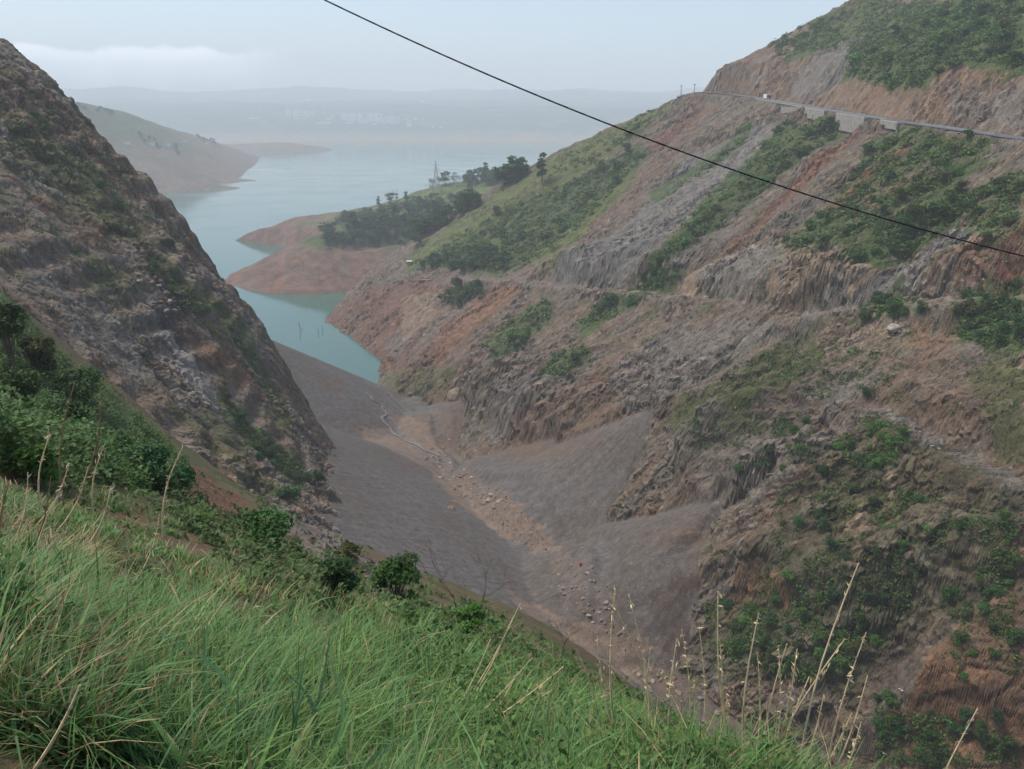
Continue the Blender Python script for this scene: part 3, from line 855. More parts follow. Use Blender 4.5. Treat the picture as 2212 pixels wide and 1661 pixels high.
# ------------------------------------------------------------------ foliage
def leaf_mat(name, col, trans=0.25, rough=0.6, hue=0.03):
    m, nt, b = new_mat(name)
    L = nt.links.new
    att = node(nt, 'ShaderNodeAttribute', attribute_name='Col')
    oi = node(nt, 'ShaderNodeObjectInfo')
    hs = node(nt, 'ShaderNodeHueSaturation')
    mr = node(nt, 'ShaderNodeMapRange'); mr.inputs[3].default_value = .5 - hue; mr.inputs[4].default_value = .5 + hue * .6
    mv = node(nt, 'ShaderNodeMapRange'); mv.inputs[3].default_value = .75; mv.inputs[4].default_value = 1.25
    L(oi.outputs['Random'], mr.inputs[0]); L(oi.outputs['Random'], mv.inputs[0])
    L(mr.outputs[0], hs.inputs['Hue']); L(mv.outputs[0], hs.inputs['Value'])
    vm = node(nt, 'ShaderNodeVectorMath', operation='MULTIPLY'); vm.inputs[1].default_value = col
    L(att.outputs['Color'], vm.inputs[0]); L(vm.outputs[0], hs.inputs['Color'])
    L(hs.outputs[0], b.inputs['Base Color'])
    b.inputs['Roughness'].default_value = rough; b.inputs['Specular IOR Level'].default_value = .25
    if trans > 0:
        tr = node(nt, 'ShaderNodeBsdfTranslucent'); mx = node(nt, 'ShaderNodeMixShader'); mx.inputs[0].default_value = trans
        L(hs.outputs[0], tr.inputs['Color'])
        out = nt.nodes['Material Output']
        L(b.outputs[0], mx.inputs[1]); L(tr.outputs[0], mx.inputs[2]); L(mx.outputs[0], out.inputs['Surface'])
    return m

M_LEAF = {
    'green': leaf_mat('leaf_green', (.048, .115, .026)),
    'dark': leaf_mat('leaf_dark', (.038, .095, .028)),
    'bright': leaf_mat('leaf_bright', (.075, .165, .030)),
    'olive': leaf_mat('leaf_olive', (.080, .100, .032)),
    'mixed': leaf_mat('scrub_leaves', (.062, .122, .030), hue=0.0),
}
M_BARK = plain_mat('bark', (.11, .085, .065), 0.95, 0.3, 6)
M_DEAD = plain_mat('dead_wood', (.30, .26, .22), 0.95, 0.25, 4)
M_TWIG = plain_mat('twig', (.14, .085, .06), 0.95, 0.3, 10)

def leaves(centres, normals, size, r, tint, aspect=1.6):
    """one quad per leaf clump: positions (n,3), normals (n,3), size (n,)"""
    n = len(centres)
    t = r.normal(size=(n, 3)); t -= (t * normals).sum(1)[:, None] * normals
    t /= np.linalg.norm(t, axis=1)[:, None] + 1e-9
    b = np.cross(normals, t)
    a = t * (size * aspect * .5)[:, None]; c = b * (size * .5)[:, None]
    bend = normals * (size * .18)[:, None]
    V = np.stack([centres - a - bend, centres + c * .9, centres + a - bend, centres - c * .9], 1).reshape(-1, 3)
    F = np.arange(4 * n).reshape(n, 4)
    Cc = np.repeat(tint, 4, 0)
    return V, F, Cc

def crown_pts(blobs, n, r, shell=.62):
    B = np.asarray(blobs, float)
    w = B[:, 3] ** 2; w /= w.sum()
    k = r.choice(len(B), n, p=w)
    d = r.normal(size=(n, 3)); d /= np.linalg.norm(d, axis=1)[:, None]
    d[:, 2] = np.where((d[:, 2] < -.25) & (r.random(n) < .7), -d[:, 2], d[:, 2])
    rad = B[k, 3] * (shell + (1 - shell) * r.random(n) ** .5) * (1 + .18 * r.normal(size=n))
    p = B[k, :3] + d * rad[:, None] * np.array([1, 1, .85])
    nn = d * .7 + r.normal(size=(n, 3)) * .55 + np.array([0, 0, .45])
    nn /= np.linalg.norm(nn, axis=1)[:, None]
    return p, nn, k

def make_foliage_mesh(name, blobs, n, leaf, seed, mat, aspect=1.5):
    r = np.random.default_rng(seed)
    p, nn, k = crown_pts(blobs, n, r)
    bt = r.uniform(.72, 1.28, len(blobs))[k] * r.uniform(.75, 1.25, n)
    tint = np.stack([bt * r.uniform(.85, 1.25, n), bt, bt * r.uniform(.7, 1.15, n)], 1)
    V, F, Cc = leaves(p, nn, leaf * r.uniform(.6, 1.4, n), r, tint, aspect)
    o = mesh_obj(name, V, F, mat, None, False, Cc)
    me = o.data; bpy.data.objects.remove(o)
    return me

def shrub_blobs(r, kind):
    b = []
    if kind == 0:      # low rounded mound
        for i in range(7):
            a = r.uniform(0, 6.28); q = r.uniform(.0, .62)
            b.append((q * math.cos(a), q * math.sin(a), r.uniform(.25, .62), r.uniform(.30, .50)))
    elif kind == 1:    # taller, uneven
        for i in range(9):
            a = r.uniform(0, 6.28); q = r.uniform(.0, .5); z = r.uniform(.3, 1.25)
            b.append((q * math.cos(a), q * math.sin(a), z, r.uniform(.24, .42)))
    else:              # spreading, flat tiers
        for i in range(10):
            a = r.uniform(0, 6.28); q = r.uniform(.1, .85)
            b.append((q * math.cos(a), q * math.sin(a), r.uniform(.2, .75) , r.uniform(.20, .36)))
    return b

PROTO = {}
for tone in ('green', 'dark', 'bright', 'olive'):
    for v in range(4):
        r_ = np.random.default_rng(100 + v)
        PROTO[tone, v] = make_foliage_mesh('shrub_%s' % tone, shrub_blobs(r_, v % 3), 300, .17, 200 + v, M_LEAF[tone])

FINE = {}
for tone in ('green', 'dark', 'bright', 'olive'):
    for v in range(4):
        r_ = np.random.default_rng(100 + v)
        FINE[tone, v] = make_foliage_mesh('shrub_%s' % tone, shrub_blobs(r_, v % 3), 900, .095, 240 + v, M_LEAF[tone])

def add_mesh(name, me, loc, rot=0.0, scale=1.0, parent=None):
    o = bpy.data.objects.new(name, me); COL.objects.link(o)
    o.location = loc; o.rotation_euler = (0, 0, rot)
    o.scale = (scale, scale, scale) if np.isscalar(scale) else scale
    if parent: o.parent = parent
    return o

def scatter(poly, n, gap, r, tries=40):
    """n sketch points inside an outline, kept at least gap apart"""
    P = np.asarray(poly, float); out = []
    lo, hi = P.min(0), P.max(0)
    for _ in range(n * tries):
        if len(out) >= n: break
        q = lo + r.random(2) * (hi - lo)
        if not inpoly(np.array([q[0]]), np.array([q[1]]), P)[0]: continue
        if any((q[0] - o[0]) ** 2 + (q[1] - o[1]) ** 2 < gap * gap for o in out): continue
        out.append(q)
    return np.array(out)

def cyl_between(bm, a, b, r0, r1, n=6):
    a, b = Vector(a), Vector(b); d = (b - a)
    if d.length < 1e-6: return
    q = d.to_track_quat('Z', 'Y')
    va = [bm.verts.new(a + q @ Vector((r0 * math.cos(2 * math.pi * i / n), r0 * math.sin(2 * math.pi * i / n), 0))) for i in range(n)]
    vb = [bm.verts.new(b + q @ Vector((r1 * math.cos(2 * math.pi * i / n), r1 * math.sin(2 * math.pi * i / n), 0))) for i in range(n)]
    for i in range(n):
        bm.faces.new((va[i], va[(i+1) % n], vb[(i+1) % n], vb[i]))
    if r0 > .005: bm.faces.new(va[::-1])
    bm.faces.new(vb)

def bm_box(bm, c, s, rz=0.0):
    M = Matrix.Translation(c) @ Matrix.Rotation(rz, 4, 'Z') @ Matrix.Diagonal((s[0], s[1], s[2], 1))
    bmesh.ops.create_cube(bm, size=1.0, matrix=M)

def bm_obj(name, bm, mat, parent=None, smooth=False, loc=None):
    me = bpy.data.meshes.new(name); bm.to_mesh(me); bm.free()
    if smooth:
        for p in me.polygons: p.use_smooth = True
    me.materials.append(mat)
    o = bpy.data.objects.new(name, me); COL.objects.link(o)
    if parent: o.parent = parent
    if loc is not None: o.location = loc
    return o

def empty(name, loc, rz=0.0):
    o = bpy.data.objects.new(name, None); COL.objects.link(o)
    o.location = loc; o.rotation_euler = (0, 0, rz); o.empty_display_size = .5
    return o

# shrubs one can tell apart: outline, how many, radius in metres, tone, label, group
r4 = np.random.default_rng(44)
SHRUBS = [
 ([(1650,85),(1770,40),(1800,60),(1830,95),(1690,125)], 16, (2.2,3.6), 'gd', 'in the thicket over the bare grey scar', 'shrubs over the bare scar'),
 ([(1840,70),(1900,10),(2200,5),(2205,150),(2090,130),(1990,185),(1925,195),(1830,165)], 62, (2.0,3.6), 'gdb', 'in the hilltop thicket above the road', 'hilltop thicket shrubs'),
 ([(905,560),(1000,500),(1100,450),(1250,385),(1370,320),(1390,340),(1300,430),(1220,510),(1130,565),(1020,585)], 52, (2.0,4.0), 'gdb', 'on the wooded flank of the spur', 'shrubs on the wooded spur flank'),
 ([(1190,345),(1320,290),(1450,205),(1470,212),(1400,270),(1300,340),(1200,380)], 14, (1.4,2.6), 'gd', 'near the grassy crest of the spur', 'shrubs near the spur crest'),
 ([(1690,265),(1790,250),(1830,280),(1740,340),(1640,420),(1560,480),(1480,540),(1420,585),(1440,530),(1530,430),(1620,345)], 34, (1.4,2.9), 'gb', 'in the strip below the retaining wall', 'shrub strip below the retaining wall'),
 ([(1540,340),(1640,255),(1600,320),(1520,375),(1420,440)], 10, (1.4,2.4), 'gd', 'in the strip left of the grey chute', 'shrub strip left of the grey chute'),
 ([(1880,310),(1960,275),(2050,295),(2140,305),(2050,400),(1950,440),(1880,490),(1790,530),(1680,550),(1800,430)], 38, (1.1,2.5), 'gbo', 'on the slope right of the red gully', 'shrubs right of the red gully'),
 ([(1990,440),(2080,405),(2100,440),(2020,510),(1930,555),(1830,570)], 14, (1.4,2.6), 'dg', 'on the overhang above the tan cliff', 'shrubs on the overhang'),
 ([(2070,430),(2140,395),(2205,370),(2205,500),(2130,530)], 14, (1.1,2.3), 'gbo', 'on the orange earth slope at the right edge', 'shrubs on the orange earth'),
 ([(1840,695),(1880,645),(1980,645),(2000,668),(1930,688)], 11, (1.2,2.2), 'g', 'on the ledge above the pale slab', 'shrubs on the ledge above the slab'),
 ([(2050,660),(2150,615),(2205,605),(2205,740),(2150,755),(2080,730)], 20, (1.1,2.2), 'gdo', 'in the clump beside the fallen pole', 'shrubs beside the fallen pole'),
 ([(1045,750),(1100,695),(1180,645),(1195,680),(1130,740),(1080,775)], 10, (1.4,2.4), 'gdb', 'in the hollow under the rock pillar', 'shrubs under the rock pillar'),
 ([(1245,700),(1300,650),(1400,605),(1450,575),(1470,600),(1400,640),(1320,690)], 15, (1.6,2.9), 'g', 'in the diagonal strip crossing the old track', 'shrub strip across the old track'),
 ([(1165,805),(1200,765),(1260,745),(1275,770),(1210,818)], 8, (1.2,2.2), 'dg', 'hanging on the brown buttress', 'shrubs on the brown buttress'),
 ([(1480,905),(1600,890),(1760,905),(1760,1000),(1640,1040),(1480,960)], 18, (.7,1.5), 'dg', 'in the grey cliff between scree fans', 'shrubs in the grey cliff'),
 ([(1640,790),(1700,740),(1770,725),(1880,760),(1960,780),(1900,860),(1760,860)], 14, (.6,1.5), 'gd', 'on the mossy rib below the bench', 'shrubs on the mossy rib'),
 ([(1800,960),(1890,895),(1960,950),(1930,1010),(1850,1020)], 14, (.9,1.9), 'bg', 'on the knoll ending the gravel track', 'shrubs on the gravel track knoll'),
 ([(1680,1060),(1800,1010),(1960,1060),(2190,1130),(2190,1400),(2000,1300),(1850,1420),(1640,1300)], 62, (.6,1.6), 'gbdo', 'on the mossy rock face at lower right', 'shrubs on the mossy rock face'),
 ([(1520,1290),(1600,1310),(1760,1330),(1850,1420),(1800,1480),(1600,1440),(1530,1380)], 34, (.7,1.7), 'gdb', 'in the hollow below the orange rock', 'shrubs in the green hollow'),
 ([(1880,1490),(1960,1540),(2180,1560),(2200,1650),(1900,1655)], 20, (.7,1.5), 'dg', 'among brown rocks in the bottom right corner', 'shrubs in the lower right corner'),
 ([(2040,1200),(2200,1180),(2200,1500),(2060,1480)], 14, (.6,1.4), 'gb', 'on the brown crag at the right edge', 'shrubs on the brown crag'),
 ([(60,190),(280,380),(400,520),(370,540),(200,420),(20,300)], 15, (.8,1.9), 'gd', 'on the reddish upper left hillside', 'shrubs on the upper left hillside'),
 ([(300,550),(420,620),(510,700),(560,800),(520,790),(420,690)], 14, (.7,1.6), 'gb', 'on ledges near the left hillside skyline', 'shrubs near the left skyline'),
 ([(470,840),(560,930),(640,1000),(690,1040),(640,1045),(540,980)], 20, (.7,1.6), 'gd', 'at the foot of the left rock wall', 'shrubs at the foot of the left wall'),
 ([(30,420),(200,560),(330,640),(300,680),(100,560)], 7, (.7,1.4), 'dg', 'alone on the grey rock of the left wall', 'shrubs on the left grey rock'),
]
TONEW = dict(green='green', dark='dark green', bright='bright green', olive='olive green')
TONES = dict(g='green', d='dark', b='bright', o='olive')
ALL_SHRUBS = []
for poly, n, (r0, r1), tones, label, group in SHRUBS:
    area = abs(sum(poly[i][0] * poly[i-1][1] - poly[i][1] * poly[i-1][0] for i in range(len(poly)))) / 2
    qs = scatter(poly, n, .62 * math.sqrt(area / n), r4)
    for (q, h) in zip(qs, hits(qs)):
        if np.isnan(h[0]): continue
        lo_, hi_ = np.min(poly, 0), np.max(poly, 0)
        f = (q - lo_) / (hi_ - lo_)
        where = ('lower', 'middle', 'upper')[int(2.999 * (1 - f[1]))] + ' ' + ('left', 'centre', 'right')[int(2.999 * f[0])]
        rad = r4.uniform(r0, r1); size = ('small', 'mid-sized', 'large')[int(2.999 * (rad - r0) / (r1 - r0))]
        tn = TONES[tones[r4.integers(len(tones))]]
        ALL_SHRUBS.append((h, rad * 1.4, tn, '%s %s shrub %s, %s' % (size, TONEW[tn], label, where), group))
# the ones that show largest stay single things, the smallest go into the undergrowth
def shows(a): return a[1] / a[0][1]
ALL_SHRUBS.sort(key=shows, reverse=True)
SMALL = ALL_SHRUBS[285:]
for h, rad, tone, label, group in ALL_SHRUBS[:285]:
    o = add_mesh('shrub', (FINE if h[1] < 260 else PROTO)[tone, int(r4.integers(4))], (h[0], h[1], h[2] - .15 * rad), r4.uniform(0, 6.28),
                 (rad * r4.uniform(.85, 1.2), rad * r4.uniform(.85, 1.2), rad * r4.uniform(.8, 1.25)))
    tag(o, label, 'shrub', group)

# undergrowth: low scrub nobody could count
def clump_points(zone_list, r):
    out = []
    for poly, n, (r0, r1) in zone_list:
        P = np.asarray(poly, float); lo, hi = P.min(0), P.max(0)
        q = lo + r.random((n * 3, 2)) * (hi - lo)
        q = q[inpoly(q[:, 0], q[:, 1], P)][:n]
        h = hits(q)
        ok = ~np.isnan(h[:, 0]); h = h[ok]
        k = fbm(h[:, 0] / 7, h[:, 1] / 7, None, 2) > -.12       # grows in patches
        h = h[k]
        out.append(np.column_stack([h[:, :3], r.uniform(r0, r1, len(h))]))
    return np.concatenate(out)
UNDER = [(p, int(n * 30), (a * .34, b * .66)) for p, n, (a, b), *_ in SHRUBS]
UNDER += [
 ([(900,570),(1000,500),(1150,430),(1330,340),(1400,330),(1300,440),(1200,540),(1080,590)], 2000, (.6,1.7)),
 ([(1690,265),(1790,250),(1830,280),(1740,340),(1640,420),(1560,480),(1480,540),(1420,585),(1440,530),(1530,430),(1620,345)], 800, (.6,1.5)),
 ([(1880,310),(1960,275),(2050,295),(2140,305),(2050,400),(1950,440),(1880,490),(1790,530),(1680,550),(1800,430)], 600, (.5,1.3)),
 ([(1650,88),(1770,42),(1900,0),(2205,0),(2205,150),(2090,130),(1990,185),(1925,195),(1830,165),(1830,100),(1690,125)], 1500, (.9,2.2)),
 ([(1000,640),(1300,420),(1500,300),(2200,300),(2200,900),(1500,900),(1050,900)], 1700, (.25,.9)),
 ([(700,480),(880,450),(1040,430),(960,490),(880,530),(700,540)], 700, (.8,2.2)),
 ([(915,400),(1000,380),(1140,370),(1120,400),(1010,405)], 350, (.8,2.2)),
 ([(1300,320),(1440,215),(1470,225),(1380,330),(1250,450),(1130,570),(1050,590),(1200,450)], 500, (.4,1.0)),
 ([(800,870),(830,815),(900,795),(980,800),(960,860)], 70, (.3,.7)),
 ([(1440,900),(1560,835),(1690,755),(1770,760),(1700,830),(1600,880)], 200, (.2,.6)),
 ([(0,140),(120,230),(330,440),(430,620),(560,760),(620,900),(520,800),(380,700),(200,520),(0,380)], 900, (.15,.55)),
 ([(340,870),(480,900),(620,1080),(560,1080),(430,980)], 260, (.15,.5)),
 ([(520,690),(560,770),(640,930),(690,1040),(600,960),(530,800)], 220, (.25,.8)),
 ([(1680,940),(1890,890),(2200,1050),(2200,1450),(1990,1300),(1800,1460),(1560,1480),(1520,1370),(1600,1240)], 1500, (.15,.5)),
 ([(1960,1550),(2010,1420),(2200,1200),(2200,1650),(1950,1650)], 350, (.15,.5)),
 ([(1880,890),(1960,915),(2100,985),(2210,1040),(2210,1060),(2080,1010)], 120, (.2,.5)),
 ([(1100,620),(1300,630),(1440,640),(1440,655),(1300,645),(1100,628)], 90, (.3,.7)),
 ([(2090,760),(2205,760),(2205,1010),(2120,950)], 200, (.2,.6)),
 ([(1850,800),(2060,760),(2100,900),(1950,880)], 60, (.2,.5)),
]
pts = clump_points(UNDER, r4)
pts = np.concatenate([pts, np.array([[h[0], h[1], h[2], rad] for h, rad, *_ in SMALL]).reshape(-1, 4)])
NL = 14
cen = np.repeat(pts[:, :3], NL, 0); rad = np.repeat(pts[:, 3], NL)
d = r4.normal(size=(len(cen), 3)); d /= np.linalg.norm(d, axis=1)[:, None]; d[:, 2] = np.abs(d[:, 2])
pp = cen + d * (rad * r4.uniform(.4, 1.05, len(cen)))[:, None]
nn = d * .5 + r4.normal(size=d.shape) * .5 + np.array([0, 0, .6]); nn /= np.linalg.norm(nn, axis=1)[:, None]
bt = np.repeat(r4.uniform(.55, 1.5, len(pts)), NL) * r4.uniform(.7, 1.3, len(cen))
yel = np.repeat(r4.uniform(.85, 1.5, len(pts)), NL)
V, F, Cc = leaves(pp, nn, np.clip(rad * .55, .10, .8) * np.repeat(np.clip(pts[:, 1] / 260, .6, 1), NL) * r4.uniform(.6, 1.3, len(cen)), r4, np.stack([bt * yel, bt, bt * r4.uniform(.7, 1.1, len(cen))], 1))
o = mesh_obj('undergrowth', V, F, M_LEAF['mixed'], None, False, Cc)
tag(o, 'low green scrub growing in patches over both hillsides', 'scrub', kind='stuff')

# ------------------------------------------------------------------ trees
def make_tree(seed, tone, height, shape):
    """trunk mesh and crown mesh of one tree, base at the origin"""
    r = np.random.default_rng(seed)
    bm = bmesh.new(); H = height; top = Vector((r.uniform(-.04, .04) * H, r.uniform(-.04, .04) * H, H * (.72 if shape != 'tall' else .85)))
    mid = top * .5 + Vector((r.uniform(-.03, .03) * H, r.uniform(-.03, .03) * H, 0))
    cyl_between(bm, (0, 0, -.4), mid, .024 * H, .016 * H); cyl_between(bm, mid, top, .016 * H, .007 * H)
    blobs = []
    nb = 12 if shape == 'round' else 15
    for i in range(nb):
        z = r.uniform(.30, .92) * H if shape != 'tall' else r.uniform(.22, .97) * H
        w = (.30 if shape == 'round' else .15 if shape == 'tall' else .38) * H
        f = math.sin(math.pi * min(max((z / H - .12) / .95, 0.05), .97)) ** .6
        a = r.uniform(0, 6.28); q = r.uniform(.25, 1.0) * w * f
        e = Vector((math.cos(a) * q, math.sin(a) * q, z))
        s = mid.lerp(top, r.uniform(-.3, .9))
        cyl_between(bm, s, s.lerp(e, .8), .007 * H, .002 * H, 4)
        blobs.append((e.x, e.y, e.z, r.uniform(.09, .16) * H * (1.0 if shape != 'tall' else .75)))
    me_t = bpy.data.meshes.new('trunk'); bm.to_mesh(me_t); bm.free(); me_t.materials.append(M_BARK)
    me_c = make_foliage_mesh('crown', blobs, 620, .062 * H, seed + 1, M_LEAF[tone])
    return me_t, me_c
TREES = {}
for tone, hs in (('green', ('round', 'spread', 'tall')), ('dark', ('round', 'spread', 'tall')), ('bright', ('round',))):
    for k, sh in enumerate(hs):
        TREES[tone, sh] = make_tree(300 + 10 * k + len(tone), tone, 10.0, sh)

def tree(q=None, tone='dark', shape='round', height=9.0, label='', group=None, h=None):
    if h is None: h = hit(q)
    if np.isnan(h[0]): return
    e = empty('tree', (h[0], h[1], h[2]), r4.uniform(0, 6.28))
    wd = 1.0 if shape == 'tall' else 1.45
    s = height / 10.0; e.scale = (s * wd * r4.uniform(.9, 1.2), s * wd * r4.uniform(.9, 1.2), s)
    t, c = TREES[tone, shape]
    add_mesh('trunk', t, (0, 0, 0), parent=e); add_mesh('crown', c, (0, 0, 0), parent=e)
    return tag(e, label, 'tree', group)

GROVES = [
 ([(705,480),(760,470),(880,455),(900,480),(880,525),(780,530),(700,535)], 26, (7, 12), 'dark', 'tree in the grove at the gully mouth', 'trees in the waterside grove'),
 ([(880,445),(1000,430),(1040,440),(960,490),(900,530),(880,500)], 22, (8, 13), 'dark', 'tree inside the gully below the pylon', 'trees in the gully below the pylon'),
 ([(915,400),(1000,380),(1130,375),(1120,398),(1010,402)], 20, (9, 14), 'green', 'tree on the knoll right of the pylon above the lake', 'trees on the knoll by the pylon'),
 ([(780,462),(860,440),(930,432),(930,445),(850,460)], 8, (5, 8), 'green', 'tree along the terrace edge left of the pylon foot', 'trees along the pylon terrace'),
 ([(880,578),(980,560),(1090,540),(1100,590),(1000,588)], 14, (5, 8), 'green', 'tree at the spur foot above the red bank', 'trees above the red bank'),
 ([(945,660),(990,620),(1040,610),(1045,640),(1000,665)], 7, (5, 8), 'green', 'tree in the clump by the old track', 'trees in the clump by the old track'),
]
for poly, n, (a, b), tone, label, group in GROVES:
    area = abs(sum(poly[i][0] * poly[i-1][1] - poly[i][1] * poly[i-1][0] for i in range(len(poly)))) / 2
    n = int(n * 2.2)
    qs = scatter(poly, n, .5 * math.sqrt(area / n), r4)
    for q, h in zip(qs, hits(qs)):
        if np.isnan(h[0]): continue
        lo_, hi_ = np.min(poly, 0), np.max(poly, 0); f = (q - lo_) / (hi_ - lo_)
        where = ('lower', 'middle', 'upper')[int(2.999 * (1 - f[1]))] + ' ' + ('left', 'centre', 'right')[int(2.999 * f[0])]
        tn = tone if r4.random() < .75 else ('green' if tone == 'dark' else 'dark'); sh = ('round', 'spread')[int(r4.integers(2))]
        tree(h=h, tone=tn, shape=sh, height=r4.uniform(a, b) * 1.05, label='%s %s %s, %s' % (dict(dark='dark', green='green')[tn], dict(round='rounded', spread='spreading')[sh], label.replace('leafy ', ''), where), group=group)
tree((1023, 452), 'bright', 'round', 8, 'bright yellow-green round tree in the dark gully grove')
tree((1049, 392), 'green', 'tall', 20, 'tallest tree rising from the knoll right of the pylon')
tree((1171, 398), 'green', 'tall', 20, 'tall slender tree alone on the spur crest beside the terraced field')
tree((1089, 402), 'dark', 'spread', 15, 'dark spreading tree right of the knoll below the terraced field')
tree((1127, 385), 'dark', 'round', 11, 'dark round tree behind the utility poles on the spur crest')
tree((818, 448), 'green', 'tall', 13, 'grey-green tree leftmost on the pylon terrace')
tree((846, 440), 'green', 'spread', 12, 'open-crowned tree beside the two dead trunks on the terrace')
tree((877, 445), 'dark', 'tall', 15, 'dark tall tree at the left rim of the gully grove')
# far bank trees
FT = [([(150,222),(250,245),(240,252),(150,232)], 12, 'dark', 'small tree along the far hill crest at left', 'trees on the far crest'),
      ([(425,292),(470,308),(465,316),(430,305)], 9, 'dark', 'small tree in the copse above the far headland', 'trees in the far copse'),
      ([(300,290),(380,320),(390,345),(310,310)], 12, 'dark', 'small tree on the terraced far slope across the inlet', 'trees on the terraced far slope')]
for poly, n, tone, label, group in FT:
    for q in scatter(poly, n, 4, r4):
        h = FAR.hit([q])[0]
        if MID.hit([q])[0, 3] in (1., 3.): continue
        tree(None, tone, 'round', r4.uniform(7, 13), label, group, h=h)
# ------------------------------------------------------------------ foreground grass
r5 = np.random.default_rng(55)
M_GRASS = leaf_mat('grass_blade', (1, 1, 1), trans=.3, rough=.55, hue=0.0)
M_STRAW = plain_mat('straw', (.68, .53, .31), .8, .25, 12)
M_STRAW2 = plain_mat('straw_brown', (.25, .16, .085), .85, .3, 12)

def blades(root, length, az, lean, droop, width, tint, nseg):
    """arching tapered grass blades as strips of quads"""
    n = len(root)
    t = np.linspace(0, 1, nseg + 1)[None, :, None]
    dr = np.stack([np.cos(az), np.sin(az), np.zeros(n)], 1)[:, None, :]
    sd = np.stack([-np.sin(az), np.cos(az), np.zeros(n)], 1)[:, None, :]
    L_ = length[:, None, None]; le = lean[:, None, None]; dp = droop[:, None, None]
    up = np.array([0, 0, 1.0])[None, None, :]
    c = root[:, None, :] + L_ * (dr * (le * t + dp * t ** 2) + up * (t * np.sqrt(np.clip(1 - le ** 2 * .8, .1, 1)) - .62 * dp * t ** 2.4))
    w = (width[:, None, None] * .5) * (1 - t ** 1.7) + width[:, None, None] * .06
    fl = up * (.35 * w)
    A = c - sd * w + fl; B = c + sd * w + fl
    V = np.stack([A, B], 2).reshape(n, -1, 3)
    k = np.arange(nseg)
    f = np.stack([2 * k, 2 * k + 1, 2 * k + 3, 2 * k + 2], 1)
    F = (f[None] + (np.arange(n) * 2 * (nseg + 1))[:, None, None]).reshape(-1, 4)
    return V.reshape(-1, 3), F, np.repeat(tint, 2 * (nseg + 1), 0)

FORE = [(-60,1060),(-60,2000),(2300,2000),(2300,1800),(1950,1680),(1750,1620),(1530,1570),(1290,1490),(1180,1440),(1100,1350),(930,1310),(800,1290),(700,1240),(560,1190),(420,1140),(250,1090)]
def fore_points(n, poly, bias=0.0):
    P = np.asarray(poly, float); lo, hi = P.min(0), P.max(0)
    q = lo + r5.random((n, 2)) * (hi - lo)
    q = q[inpoly(q[:, 0], q[:, 1], P)]
    h = NEAR.hit(q)
    ok = ~np.isnan(h[:, 0]) & (h[:, 3] == 0) & (h[:, 1] > 2.6)
    return q[ok], h[ok]

GREEN = np.array([.130, .240, .050]); BLUEG = np.array([.105, .220, .080]); YELG = np.array([.200, .240, .075]); STRAWC = np.array([.40, .30, .16]); BROWNC = np.array([.22, .135, .07])
def grass_field(n_tuft, poly, blades_near, dryness, hmul=1.0, kind='fine'):
    q, h = fore_points(n_tuft, poly)
    VV, FF, CC, off = [], [], [], 0
    patch = fbm(h[:, 0] / 1.6 + 5, h[:, 1] / 1.6, None, 2)
    dryp = fbm(h[:, 0] / 3.0 + 25, h[:, 1] / 3.0, None, 2)
    for far_ in (False, True):
        m = (h[:, 1] > 14) == far_
        if not m.any(): continue
        hh = h[m]; hq = np.clip((q[m, 1] - 1020) / 420, .38, 1); nb = max(5, int(blades_near * (.42 if far_ else 1)))
        nt_ = len(hh)
        root = np.repeat(hh[:, :3], nb, 0); d = np.repeat(hh[:, 1], nb)
        N = len(root)
        rr = np.clip(.035 + .008 * d, .04, .4)
        root = root + np.stack([r5.normal(size=N) * rr, r5.normal(size=N) * rr, np.zeros(N)], 1)
        root[:, 2] = z_fore(root[:, 0], root[:, 1]) - .02
        tl = np.repeat(hq * r5.uniform(.55, 1.1, nt_) * (1 + .5 * patch[m]), nb)
        length = hmul * np.where(d < 9, .52, .46) * tl * r5.uniform(.55, 1.2, N)
        base_az = np.repeat(r5.uniform(0, 6.28, nt_), nb)
        az = np.where(r5.random(N) < .35, base_az + r5.normal(0, .7, N), r5.uniform(0, 6.28, N))
        lean = r5.uniform(.05, .5, N); droop = np.clip(r5.normal(.42, .2, N), 0, .95)
        width = np.clip(.0052 + .0008 * d, .006, .045) * r5.uniform(.6, 1.4, N) * np.where(r5.random(N) < .12, 2.2, 1.0) * np.repeat(np.where(r5.random(nt_) < .15, 1.6, 1.0), nb)
        a = np.repeat(r5.random(nt_), nb)[:, None]; b = r5.random(N)[:, None]
        tint = GREEN * (1 - a) + BLUEG * a
        tint = np.where(b < .13, YELG, tint) * np.repeat(r5.uniform(.6, 1.15, nt_), nb)[:, None]
        dry = np.clip(dryness + .55 * np.repeat(dryp[m], nb), .03, .9)[:, None]
        b2 = r5.random(N)[:, None]
        tint = np.where(b2 < dry, np.where(b2 < dry * .55, STRAWC, BROWNC), tint)
        tint = tint * r5.uniform(.7, 1.3, N)[:, None]
        V, F, Cc = blades(root, length, az, lean, droop, width, tint, 2 if far_ else 4)
        VV.append(V); FF.append(F + off); CC.append(Cc); off += len(V)
    return np.concatenate(VV), np.concatenate(FF), np.concatenate(CC)

def join_stuff(name, parts, mat, label, cat):
    off = 0; VV, FF, CC = [], [], []
    for V, F, Cc in parts:
        VV.append(V); FF.append(F + off); CC.append(Cc); off += len(V)
    o = mesh_obj(name, np.concatenate(VV), np.concatenate(FF), mat, None, False, np.concatenate(CC))
    return tag(o, label, cat, kind='stuff')

